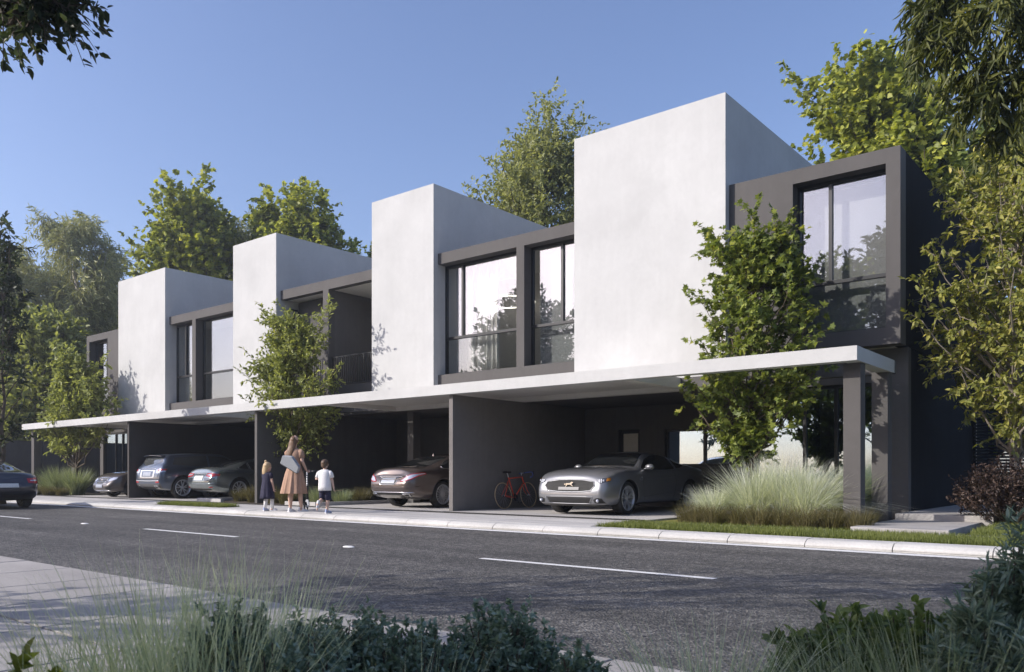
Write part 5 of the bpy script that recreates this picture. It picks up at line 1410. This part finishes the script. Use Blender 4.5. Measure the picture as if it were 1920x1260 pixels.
# ================================================================ road bicycle
plain('bike_red', (.75, .075, .03), .3, 0, .8); plain('tan_wall', (.50, .38, .23), .7); plain('blue_tape', (.06, .10, .36), .6)
bk = empty('road_bicycle', (-13.07, 15.75, 0), 0, 'red road bicycle with tan tyres leaning on the carport wall', 'bicycle')
LEAN = Matrix.Rotation(R(-7), 4, 'Y')
def bpart(mb, name, mat, parent=bk, smooth=True):
    mb.v = [LEAN @ v for v in mb.v]; return mb.build(name, mat, parent, smooth=smooth)
Rw = .335
rear, front = Vector((0, 0, Rw)), Vector((0, 1.02, Rw))
for ctr in (rear, front):
    mb = MB(); ring = []
    for i in range(40):
        a = 2 * math.pi * i / 40; c_ = Vector((0, math.cos(a), math.sin(a)))
        ring.append([ctr + c_ * (Rw - .012 + .012 * math.cos(b2 * math.pi / 4)) + Vector((.012 * math.sin(b2 * math.pi / 4), 0, 0)) for b2 in range(8)])
    mb.loft(ring + [ring[0]], cap=False)
    w_ = bpart(mb, 'wheel', 'tan_wall')
    mb = MB()
    for i in range(24):
        a = 2 * math.pi * i / 24; s_ = 1 if i % 2 else -1
        mb.tube([ctr + Vector((s_ * .03, .02 * math.cos(a + 1), .02 * math.sin(a + 1))), ctr + Vector((0, math.cos(a) * (Rw - .03), math.sin(a) * (Rw - .03)))], .0018, 3)
    mb.lathe([(.001, -.045), (.018, -.045), (.018, .045), (.001, .045)], 'x', 10, ctr)
    bpart(mb, 'spokes', 'rim_grey', w_)
bb = Vector((0, .43, .275)); seat_t = Vector((0, .265, .80)); head_t = Vector((0, .82, .80)); head_b = Vector((0, .865, .655))
mb = MB().tube([bb, seat_t], .017, 8).tube([seat_t - Vector((0, -.01, .03)), head_t], .016, 8).tube([head_b, bb], .019, 8).tube([head_t + (head_t - head_b) * .1, head_b - (head_t - head_b) * .05], .021, 8)
for s_ in (-1, 1):
    mb.tube([bb + Vector((s_ * .03, 0, 0)), rear + Vector((s_ * .06, 0, 0))], .011, 6).tube([seat_t - Vector((0, -.015, .05)), rear + Vector((s_ * .06, 0, 0))], .010, 6)
bpart(mb, 'frame', 'bike_red')
mb = MB()
for s_ in (-1, 1):
    mb.tube([head_b + Vector((s_ * .04, 0, -.02)), head_b + Vector((s_ * .05, .05, -.2)), front + Vector((s_ * .05, 0, 0))], .011, 6)
mb.tube([head_b + Vector((-.04, 0, -.02)), head_b + Vector((.04, 0, -.02))], .014, 6)
bpart(mb, 'fork', 'bike_red')
bpart(MB().tube([seat_t, Vector((0, .235, .91))], .013, 8), 'seat_post', 'rim_silver')
sd = MB(); sd.loft([[Vector((.065 * math.cos(a) * f, y, .93 + .022 * math.sin(a))) for a in [k * math.pi / 5 for k in range(10)]] for y, f in ((.10, .5), (.13, 1.0), (.20, .95), (.28, .45), (.37, .3), (.39, .15))])
bpart(sd, 'saddle', 'car_black')
bpart(MB().tube([head_t + Vector((0, -.01, .05)), head_t + Vector((0, -.02, .10)), head_t + Vector((0, .08, .11))], .014, 8), 'stem', 'rim_silver')
mb = MB(); hb = head_t + Vector((0, .08, .11))
for s_ in (-1, 1):
    mb.tube([hb, hb + Vector((s_ * .20, 0, 0)), hb + Vector((s_ * .21, .05, .005)), hb + Vector((s_ * .21, .10, -.02)), hb + Vector((s_ * .21, .115, -.07)), hb + Vector((s_ * .21, .08, -.125)), hb + Vector((s_ * .21, .0, -.135))], .013, 8)
bpart(mb, 'handlebar', 'blue_tape')
mb = MB()
for s_ in (-1, 1): mb.tube([hb + Vector((s_ * .21, .10, -.01)), hb + Vector((s_ * .21, .15, .02)), hb + Vector((s_ * .21, .14, -.08))], .011, 6)
bpart(mb, 'brake_lever', 'car_black')
mb = MB().lathe([(.085, .0), (.09, .004), (.085, .008), (.02, .008), (.02, 0)], 'x', 24, bb + Vector((.035, 0, 0)))
for s_ in (-1, 1):
    e_ = bb + Vector((s_ * .06, s_ * .08, -.14 * s_)); mb.tube([bb + Vector((s_ * .05, 0, 0)), e_], .010, 6); mb.box(e_.x - .01 + (0 if s_ > 0 else -.09), e_.x + .01 + (.09 if s_ > 0 else 0), e_.y - .03, e_.y + .03, e_.z - .01, e_.z + .01)
mb.tube([bb + Vector((.04, 0, .087)), rear + Vector((.04, 0, .045))], .004, 4).tube([bb + Vector((.04, 0, -.087)), rear + Vector((.04, 0, -.05))], .004, 4).lathe([(.045, 0), (.045, .02)], 'x', 14, rear + Vector((.03, 0, 0)))
bpart(mb, 'crankset', 'car_black')
# ================================================================ people
plain('skin', (.56, .36, .27), .55, var=.05); plain('skin_child', (.62, .42, .33), .55, var=.05)
def hair_mat(name, a, b2):
    m, t, bs = nodes_of(name)
    t.links.new(ramp(t, noise(t, obj_pos(t, (60, 60, 3)), 2, 4, .6), [(.3, a), (.7, b2)]), bs.inputs['Base Color']); bs.inputs['Roughness'].default_value = .45
    bump(t, bs, noise(t, obj_pos(t, (90, 90, 3)), 2, 3, .6), .5, .01)
hair_mat('brown_hair', (.09, .045, .02), (.22, .12, .06)); hair_mat('blond_hair', (.42, .28, .14), (.68, .52, .32)); hair_mat('dark_hair', (.06, .032, .018), (.15, .09, .05))
plain('tan_cloth', (.40, .25, .175), .85, var=.06, vscale=14, bmp=.25); plain('navy_cloth', (.018, .017, .045), .85, var=.1, vscale=20, bmp=.2)
plain('white_cloth', (.80, .79, .79), .85, var=.03, bmp=.2); plain('white_shoe', (.74, .74, .76), .6); plain('blue_shoe', (.40, .46, .66), .6)
plain('sole_rubber', (.50, .47, .43), .8); plain('felt_grey', (.30, .32, .345), .9, var=.06, vscale=20)

def fused(name, mb, mat, parent, voxel, smooth=6, factor=.5):
    """one continuous skin from overlapping closed shapes"""
    o = mb.build(name, mat, parent); fix_normals(o)
    rm = o.modifiers.new('r', 'REMESH'); rm.mode = 'VOXEL'; rm.voxel_size = voxel; rm.use_smooth_shade = True
    sm = o.modifiers.new('s', 'SMOOTH'); sm.iterations = smooth; sm.factor = factor
    bpy.context.view_layer.update()
    me = bpy.data.meshes.new_from_object(o.evaluated_get(bpy.context.evaluated_depsgraph_get()))
    o.modifiers.clear(); old = o.data; o.data = me; bpy.data.meshes.remove(old); me.name = name
    me.polygons.foreach_set('use_smooth', [True] * len(me.polygons))
    return o
def capsule(mb, pts, rad, k=10):
    """tapered limb with rounded ends"""
    pts = [Vector(p) for p in pts]
    mb.tube(pts, rad, k)
    mb.sphere(pts[0], rad[0] * .995, 10, 8); mb.sphere(pts[-1], rad[-1] * .995, 10, 8)
def hand(mb, wrist, d, side, s=1.0, curl=.5):
    """palm, four unequal bent fingers and a thumb leaving the side of the palm. d points along the hand, side towards the thumb"""
    d = Vector(d).normalized(); side = (Vector(side) - d * Vector(side).dot(d)).normalized(); n = d.cross(side)
    w = Vector(wrist)
    for q in (-.03, -.01, .01, .03):
        capsule(mb, [w + side * q * s * .6, w + d * .085 * s + side * q * s], [.016 * s, .014 * s], 6)
    for i, (q, L) in enumerate(((.033, .068), (.011, .078), (-.011, .072), (-.033, .056))):
        p0 = w + d * .085 * s + side * q * s; p1 = p0 + (d * math.cos(curl) + n * math.sin(curl)) * L * .5 * s; p2 = p1 + (d * math.cos(curl * 2.2) + n * math.sin(curl * 2.2)) * L * .5 * s
        capsule(mb, [p0, p1, p2], [.0105 * s, .0095 * s, .008 * s], 6)
    t0 = w + d * .025 * s + side * .034 * s; t1 = t0 + (d * .7 + side * .7).normalized() * .038 * s + n * .008 * s; t2 = t1 + (d * .9 + side * .25 + n * .3).normalized() * .032 * s
    capsule(mb, [t0, t1, t2], [.0125 * s, .011 * s, .009 * s], 6)
def head(mb, c, h, yaw, tilt=0.0):
    """skull, jaw, nose, ears, lips, neck comes separately. face looks along +y turned by yaw"""
    M = Matrix.Translation(Vector(c)) @ Matrix.Rotation(yaw, 4, 'Z') @ Matrix.Rotation(tilt, 4, 'X')
    sub = MB()
    sub.sphere((0, -.01 * h / .23, .05 * h / .23), (.34 * h, .42 * h, .40 * h), 16, 12)
    sub.sphere((0, .14 * h, -.14 * h), (.27 * h, .28 * h, .34 * h), 14, 10)
    sub.sphere((0, .24 * h, -.36 * h), (.13 * h, .13 * h, .11 * h), 10, 8)
    sub.loft([[Vector((x * s2, y, z)) for x, y, z in ((-.055 * h, .38 * h, z0), (.055 * h, .38 * h, z0), (0, .38 * h + dd, z0))] for s2, z0, dd in ((.4, .10 * h, .02 * h), (.8, -.02 * h, .10 * h), (1.0, -.09 * h, .14 * h), (.8, -.12 * h, .03 * h))])
    for sx in (-1, 1):
        sub.sphere((sx * .345 * h, -.01 * h, -.02 * h), (.035 * h, .075 * h, .12 * h), 8, 8)
    sub.sphere((0, .385 * h, -.225 * h), (.09 * h, .04 * h, .022 * h), 8, 6); sub.sphere((0, .38 * h, -.255 * h), (.08 * h, .04 * h, .022 * h), 8, 6)
    mb.add([M @ v for v in sub.v], sub.f)
    return M
def eyes(M, h, parent):
    mb = MB()
    for sx in (-1, 1): mb.sphere((sx * .14 * h, .355 * h, .02 * h), (.055 * h, .03 * h, .028 * h), 8, 6)
    mb.v = [M @ v for v in mb.v]; mb.build('eyes', 'car_black', parent, smooth=True)
def shoe(parent, ankle, d, L, mat, pitch=0.0, sole=None, hgt=.075):
    d = Vector((d[0], d[1], 0)).normalized(); s = Vector((d.y, -d.x, 0)); rings = []
    Mx = Matrix.Rotation(pitch, 4, s)
    for u, wd, top in ((-.28, .024, .062), (-.22, .034, hgt + .022), (-.05, .038, hgt + .03), (.12, .040, hgt - .002), (.35, .046, .055), (.58, .044, .044), (.68, .030, .032), (.72, .012, .02)):
        ring = []
        for k in range(12):
            a = 2 * math.pi * k / 12; z = (.5 + .5 * math.sin(a)) * top
            ring.append(d * u * L + s * wd * math.cos(a) * (L / .25) * (1 if math.sin(a) < .2 else .82) + Vector((0, 0, z)))
        rings.append(ring)
    up = MB().loft(rings); an = Vector(ankle)
    off = Vector((0, 0, -hgt))
    up.v = [an + Mx @ (v + off) for v in up.v]
    o = up.build('shoe', mat, parent, smooth=True)
    if sole:
        sl = MB(); out = [(-.29, .03), (-.2, .042), (0, .044), (.2, .047), (.4, .052), (.6, .046), (.7, .03)]
        poly = [d * u * L + s * w_ * (L / .25) for u, w_ in out] + [d * u * L - s * w_ * (L / .25) for u, w_ in reversed(out)]
        n = len(poly)
        sl.add([p + Vector((0, 0, -.012)) for p in poly] + [p + Vector((0, 0, .014)) for p in poly], [tuple(reversed(range(n))), tuple(range(n, 2 * n))] + [(i, (i + 1) % n, (i + 1) % n + n, i + n) for i in range(n)])
        sl.v = [an + Mx @ (v + off) for v in sl.v]; sl.build('sole', sole, o)
    return o
def ring_xy(c, rx, ry, n=28, fold=0.0, nf=9, ph=0.0, rot=0.0):
    out = []
    for k in range(n):
        a = 2 * math.pi * k / n; f = 1 + fold * math.sin(nf * a + ph) + fold * .5 * math.sin((nf * 2 - 3) * a + ph * 2)
        x, y = rx * math.cos(a) * f, ry * math.sin(a) * f
        out.append(Vector((c[0] + x * math.cos(rot) - y * math.sin(rot), c[1] + x * math.sin(rot) + y * math.cos(rot), c[2])))
    return out
def cloth(name, rings, mat, parent, thick=.006, cap=False):
    o = MB().loft(rings, cap=cap).build(name, mat, parent, smooth=True)
    so = o.modifiers.new('thickness', 'SOLIDIFY'); so.thickness = thick; so.offset = 1
    return o

HEAD = R(39 - 18)      # walking away from the camera, a little to the right
PGp = 'family walking on the pavement'
# ---------------------------------------------------------------- woman
wp = px_z(552, 959.5, 0)
per = empty('person', (wp.x, wp.y, .002), HEAD, 'woman in a tan dress carrying a grey felt case, seen from behind', 'person', PGp)
b_ = MB()
capsule(b_, [(-.085, 0, .90), (-.085, .02, .50), (-.085, -.035, .10)], [.082, .052, .036]); capsule(b_, [(-.085, -.03, .47), (-.085, -.045, .33), (-.085, -.035, .10)], [.05, .055, .034])
capsule(b_, [(.085, 0, .90), (.095, .10, .51), (.10, .13, .10)], [.082, .052, .036]); capsule(b_, [(.095, .09, .47), (.10, .09, .33), (.10, .13, .10)], [.05, .054, .034])
for ax, ay in ((-.085, -.035), (.10, .13)): capsule(b_, [(ax, ay - .03, .05), (ax, ay + .06, .035), (ax, ay + .14, .028)], [.034, .034, .022], 8)
b_.loft([ring_xy((0, 0, z), rx, ry, 18) for z, rx, ry in ((.82, .145, .10), (.90, .165, .115), (1.0, .145, .10), (1.10, .125, .09), (1.22, .145, .10), (1.34, .165, .10), (1.42, .15, .08), (1.46, .07, .06))])
capsule(b_, [(0, -.005, 1.42), (0, .012, 1.54)], [.055, .05])
capsule(b_, [(.165, 0, 1.405), (.235, -.03, 1.16), (.25, .09, .985)], [.05, .042, .03]); hand(b_, (.25, .095, .975), (.0, .75, -.5), (-.8, .3, .3), 1.0, .9)
capsule(b_, [(-.165, 0, 1.405), (-.21, .06, 1.17), (-.12, .22, 1.06)], [.05, .042, .03]); hand(b_, (-.115, .225, 1.06), (.7, .6, .1), (0, .2, 1), 1.0, .8)
M_ = head(b_, (0, .02, 1.635), .225, R(38))
fused('body', b_, 'skin', per, .0085, 5); eyes(M_, .225, per)
shoe(per, (-.085, -.035, .075), (.1, 1), .245, 'white_shoe', 0, 'white_shoe'); shoe(per, (.10, .13, .075), (.55, .85), .245, 'white_shoe', 0, 'white_shoe')
# dress: bodice, short sleeves, pleated skirt
cloth('dress_top', [ring_xy((0, 0, z), rx, ry, 28) for z, rx, ry in ((1.04, .160, .118), (1.10, .150, .110), (1.22, .165, .118), (1.34, .188, .118), (1.415, .178, .098), (1.455, .115, .085), (1.47, .085, .075))], 'tan_cloth', per)
for sx, e in ((1, (.212, -.02, 1.25)), (-1, (-.195, .04, 1.25))):
    mb = MB().tube([(sx * .14, 0, 1.415), (sx * .185, -.005, 1.37), e], [.062, .070, .066], 14, cap=False); o = mb.build('sleeve', 'tan_cloth', per, smooth=True)
    so = o.modifiers.new('t', 'SOLIDIFY'); so.thickness = .006
sk = []
for i, (z, rx, ry, fo) in enumerate(((1.06, .158, .118, 0), (1.0, .182, .138, .01), (.90, .215, .165, .025), (.78, .240, .19, .04), (.64, .268, .215, .055), (.52, .288, .235, .065), (.435, .305, .25, .07), (.42, .306, .252, .07))):
    sk.append(ring_xy((-.012 * (1.06 - z) * 4, .02 * (1.06 - z), z + 0), rx, ry, 96, fo, 13, .3 * i * .25))
cloth('skirt', sk, 'tan_cloth', per)
# hair: cap and long fall to the mid back
hb = MB(); hb.sphere((-.005, 0, 1.665), (.092, .108, .105), 16, 12)
hb.v = [Vector(v) for v in hb.v]
hb.loft([[Vector((cx + rx * math.cos(a), cy + ry * math.sin(a), z)) for a in [2 * math.pi * k / 16 for k in range(16)]] for z, cx, cy, rx, ry in ((1.70, -.01, -.02, .08, .07), (1.62, -.015, -.035, .095, .075), (1.52, -.025, -.06, .098, .062), (1.42, -.045, -.095, .095, .045), (1.32, -.065, -.118, .082, .035), (1.23, -.085, -.125, .06, .028), (1.16, -.10, -.125, .028, .016))])
fused('hair', hb, 'brown_hair', per, .009, 4)
# grey felt case held under her right arm
cs = empty('felt_case', (0, 0, 0), 0, 'grey felt case tucked under the womans right arm', 'case')
mb = MB(); prof = [(-.25, -.13), (.25, -.13), (.25, .03), (-.02, .17), (-.25, .07)]
mb.add([(x, -.045, z) for x, z in prof] + [(x, .045, z) for x, z in prof], [(0, 1, 2, 3, 4), (9, 8, 7, 6, 5)] + [(i, i + 5, (i + 1) % 5 + 5, (i + 1) % 5) for i in range(5)])
MC = Matrix.Translation(wp + Vector((0, 0, .0))) @ Matrix.Rotation(HEAD, 4, 'Z') @ Matrix.Translation((.03, -.185, 1.13)) @ Matrix.Rotation(R(28), 4, 'Y') @ Matrix.Rotation(R(12), 4, 'X')
mb.v = [v for v in mb.v]; o = mb.build('case_shell', 'felt_grey', cs, bevel=.008)
MB().box(-.245, .245, -.05, .05, -.138, -.131).build('case_base', 'car_grey', cs)
cs.matrix_world = MC
# ---------------------------------------------------------------- kick scooter at her hand
scp = px_z(571, 957.5, 0)
scr = empty('kick_scooter', (scp.x, scp.y, 0), R(39 + 8), 'black and white kick scooter standing right of the woman', 'scooter')
for y in (0.0, .62):
    w_ = auto_smooth(MB().lathe([(.06, -.014), (.085, -.017), (.098, -.010), (.10, 0), (.098, .010), (.085, .017), (.06, .014)], 'x', 28, (0, y, .10)).build('wheel', 'car_black', scr), 50)
    MB().lathe([(.001, .012), (.062, .012), (.062, -.012), (.001, -.012)], 'x', 20, (0, y, .10)).build('hub', 'plate_white', w_)
MB().tube([(0, .62, .20), (0, .585, .42), (0, .53, .93)], [.026, .023, .018], 12).build('stem', 'plate_white', scr, smooth=True)
MB().tube([(0, .61, .245), (0, .578, .46), (0, .56, .60)], [.031, .028, .025], 12).build('stem_sleeve', 'car_black', scr, smooth=True)
MB().tube([(-.04, .625, .10), (-.035, .625, .19), (.035, .625, .19), (.04, .625, .10)], .014, 8).build('fork', 'plate_white', scr, smooth=True)
MB().loft([[(-.055, .08, .09), (.055, .08, .09), (.055, .08, .125), (-.055, .08, .125)], [(-.06, .30, .075), (.06, .30, .075), (.06, .30, .11), (-.06, .30, .11)], [(-.05, .48, .085), (.05, .48, .085), (.05, .48, .12), (-.05, .48, .12)], [(-.028, .60, .22), (.028, .60, .22), (.028, .58, .25), (-.028, .58, .25)]]).build('deck', 'plate_white', scr, bevel=.006)
MB().loft([[(-.045, -.02, .205), (.045, -.02, .205), (.045, -.02, .215), (-.045, -.02, .215)], [(-.05, .06, .175), (.05, .06, .175), (.05, .06, .185), (-.05, .06, .185)], [(-.05, .13, .11), (.05, .13, .11), (.05, .13, .13), (-.05, .13, .13)]]).build('rear_brake', 'car_black', scr)
MB().tube([(-.21, .52, .945), (-.06, .528, .94), (.06, .528, .94), (.21, .52, .945)], .013, 8).build('handlebar', 'car_black', scr, smooth=True)
for s_ in (-1, 1): MB().tube([(s_ * .11, .524, .942), (s_ * .23, .519, .946)], .019, 10).build('grip', 'car_black', scr, smooth=True)
for k in range(5):
    z = .62 + .055 * k; MB().lathe([(.0215, -.01), (.0225, 0), (.0215, .01)], 'z', 12, (0, .531 + (.93 - z) * .055 / .51 * 1.0, z)).build('sticker', 'car_black', scr)
# ---------------------------------------------------------------- girl
gp = px_z(501, 957.5, 0)
per = empty('person', (gp.x, gp.y, .002), HEAD + R(-14), 'small blond girl in a navy dress and white stockings', 'person', PGp)
b_ = MB()
capsule(b_, [(-.055, 0, .56), (-.06, .03, .31), (-.06, -.02, .07)], [.06, .042, .03]); capsule(b_, [(.055, 0, .56), (.07, .08, .31), (.075, .09, .07)], [.06, .042, .03])
for ax, ay in ((-.06, -.02), (.075, .09)): capsule(b_, [(ax, ay - .02, .035), (ax, ay + .10, .022)], [.026, .018], 8)
b_.loft([ring_xy((0, 0, z), rx, ry, 16) for z, rx, ry in ((.50, .10, .08), (.56, .115, .088), (.66, .10, .08), (.76, .105, .078), (.86, .118, .075), (.90, .10, .06), (.93, .05, .045))])
capsule(b_, [(0, 0, .90), (0, .01, .98)], [.042, .04])
capsule(b_, [(.118, 0, .875), (.155, .01, .70), (.165, .05, .545)], [.034, .029, .022]); hand(b_, (.165, .05, .54), (.05, .1, -1), (-.2, 1, .1), .68, .45)
capsule(b_, [(-.118, 0, .875), (-.145, .04, .70), (-.10, .14, .60)], [.034, .029, .022]); hand(b_, (-.10, .145, .595), (.3, .8, -.4), (.4, 0, 1), .68, .5)
M_ = head(b_, (0, .01, 1.045), .205, R(-55))
fused('body', b_, 'skin_child', per, .007, 4); eyes(M_, .205, per)
cloth('dress', [ring_xy((0, .01 * (.92 - z), z), rx, ry, 60, fo, 8) for z, rx, ry, fo in ((.92, .075, .06, 0), (.895, .125, .085, 0), (.84, .135, .095, 0), (.72, .130, .105, .01), (.60, .148, .125, .02), (.48, .165, .14, .03), (.36, .180, .152, .045), (.285, .188, .16, .05))], 'navy_cloth', per)
for sx in (1, -1):
    o = MB().tube([(sx * .10, 0, .88), (sx * .13, .004, .85), (sx * .145, .008, .77)], [.045, .048, .045], 12, cap=False).build('sleeve', 'navy_cloth', per, smooth=True)
    so = o.modifiers.new('t', 'SOLIDIFY'); so.thickness = .005
for pts in ([(-.06, .032, .34), (-.062, .01, .20), (-.06, -.02, .055)], [(.07, .082, .34), (.074, .083, .20), (.075, .09, .055)]):
    MB().tube(pts, [.050, .046, .036], 14).build('stocking', 'white_cloth', per, smooth=True)
shoe(per, (-.06, -.02, .06), (-.1, 1), .175, 'blue_shoe', 0, 'white_shoe', .06); shoe(per, (.075, .09, .06), (.75, .65), .175, 'white_shoe', 0, 'white_shoe', .06)
hb = MB(); hb.sphere((0, 0, 1.075), (.088, .10, .095), 14, 10); hb.sphere((-.02, -.03, 1.185), (.032, .032, .030), 10, 8)
hb.loft([[Vector((cx + rx * math.cos(a), cy + ry * math.sin(a), z)) for a in [2 * math.pi * k / 14 for k in range(14)]] for z, cx, cy, rx, ry in ((1.10, -.01, -.02, .075, .07), (1.02, -.02, -.035, .082, .062), (.95, -.03, -.05, .08, .05), (.88, -.035, -.06, .068, .034), (.86, -.035, -.06, .04, .02))])
fused('hair', hb, 'blond_hair', per, .008, 4)
# ---------------------------------------------------------------- boy
bp = px_z(609, 962, 0)
per = empty('person', (bp.x, bp.y, .002), HEAD + R(4), 'boy in white T-shirt and navy shorts striding away', 'person', PGp)
b_ = MB()
capsule(b_, [(.06, 0, .60), (.06, .035, .33), (.055, -.0, .075)], [.062, .044, .030]); capsule(b_, [(.06, .03, .31), (.06, .015, .22), (.055, 0, .075)], [.042, .044, .028])
capsule(b_, [(-.06, 0, .60), (-.065, .02, .34), (-.07, -.20, .20)], [.062, .044, .030]); capsule(b_, [(-.065, .01, .32), (-.068, -.09, .27), (-.07, -.2, .2)], [.042, .043, .028])
capsule(b_, [(.055, -.02, .04), (.055, .10, .022)], [.027, .018], 8); capsule(b_, [(-.07, -.215, .185), (-.07, -.225, .08)], [.027, .018], 8)
b_.loft([ring_xy((0, 0, z), rx, ry, 16) for z, rx, ry in ((.54, .105, .085), (.60, .118, .09), (.70, .108, .082), (.80, .115, .082), (.90, .130, .078), (.945, .11, .062), (.97, .05, .045))])
capsule(b_, [(0, 0, .94), (0, .008, 1.03)], [.042, .04])
capsule(b_, [(-.13, 0, .915), (-.185, -.045, .76), (-.165, .10, .78)], [.036, .030, .023]); hand(b_, (-.165, .105, .78), (.1, .9, .2), (.8, 0, .5), .7, .9)
capsule(b_, [(.13, 0, .915), (.18, .01, .72), (.20, .035, .57)], [.036, .030, .023]); hand(b_, (.20, .037, .565), (.1, .15, -1), (-.3, 1, .1), .7, .8)
M_ = head(b_, (0, .015, 1.085), .20, R(25), R(-5))
fused('body', b_, 'skin_child', per, .007, 4); eyes(M_, .20, per)
cloth('tshirt', [ring_xy((0, 0, z), rx, ry, 40, fo, 5) for z, rx, ry, fo in ((.505, .148, .118, .02), (.60, .142, .115, .015), (.72, .138, .108, .01), (.84, .142, .102, 0), (.915, .145, .092, 0), (.955, .11, .075, 0), (.975, .062, .055, 0))], 'white_cloth', per)
for sx, e in ((1, (.172, .006, .79)), (-1, (-.172, -.025, .79))):
    o = MB().tube([(sx * .11, 0, .925), (sx * .145, 0, .885), e], [.050, .056, .054], 12, cap=False).build('sleeve', 'white_cloth', per, smooth=True)
    so = o.modifiers.new('t', 'SOLIDIFY'); so.thickness = .005
o = MB().loft([ring_xy((0, 0, z), rx, ry, 24) for z, rx, ry in ((.55, .128, .105), (.50, .132, .108), (.46, .128, .104))]).build('shorts', 'navy_cloth', per, smooth=True)
for pts in ([(.062, .0, .52), (.064, .02, .40), (.064, .034, .30)], [(-.062, .0, .52), (-.066, .01, .40), (-.067, .012, .30)]):
    MB().tube(pts, [.078, .073, .070], 16).build('shorts_leg', 'navy_cloth', per, smooth=True)
shoe(per, (.055, 0, .065), (.25, 1), .19, 'blue_shoe', 0, 'white_shoe', .065); shoe(per, (-.07, -.235, .165), (0, 1), .19, 'white_shoe', R(82), 'sole_rubber', .065)
hb = MB(); hb.sphere((0, -.005, 1.125), (.083, .095, .085), 14, 10); hb.sphere((0, -.05, 1.07), (.068, .045, .065), 12, 8)
fused('hair', hb, 'dark_hair', per, .008, 3)
st = MB().tube([(0, 0, 0), (.20, .03, .02)], .004, 5).build('twig', 'tan_wall')
st.location = (Matrix.Translation(bp) @ Matrix.Rotation(HEAD + R(4), 4, 'Z')) @ Vector((.20, .06, .50)); st.rotation_euler = (0, 0, HEAD)
tag(st, 'thin stick held in the boys right hand', 'stick')

# ================================================================ air
m = bpy.data.materials.new('haze'); m.use_nodes = True; MATS['haze'] = m
t = m.node_tree; t.nodes.clear()
vp = N(t, 'ShaderNodeVolumePrincipled'); vp.inputs['Color'].default_value = (.93, .96, 1.0, 1); vp.inputs['Density'].default_value = 0.0014; vp.inputs['Anisotropy'].default_value = .6
ou = N(t, 'ShaderNodeOutputMaterial'); t.links.new(vp.outputs[0], ou.inputs['Volume'])
hz = MB().box(-125, 40, -60, 110, -1.2, 26).build('haze', 'haze'); tag(hz, 'thin bright air over the whole street', 'haze', kind='stuff')
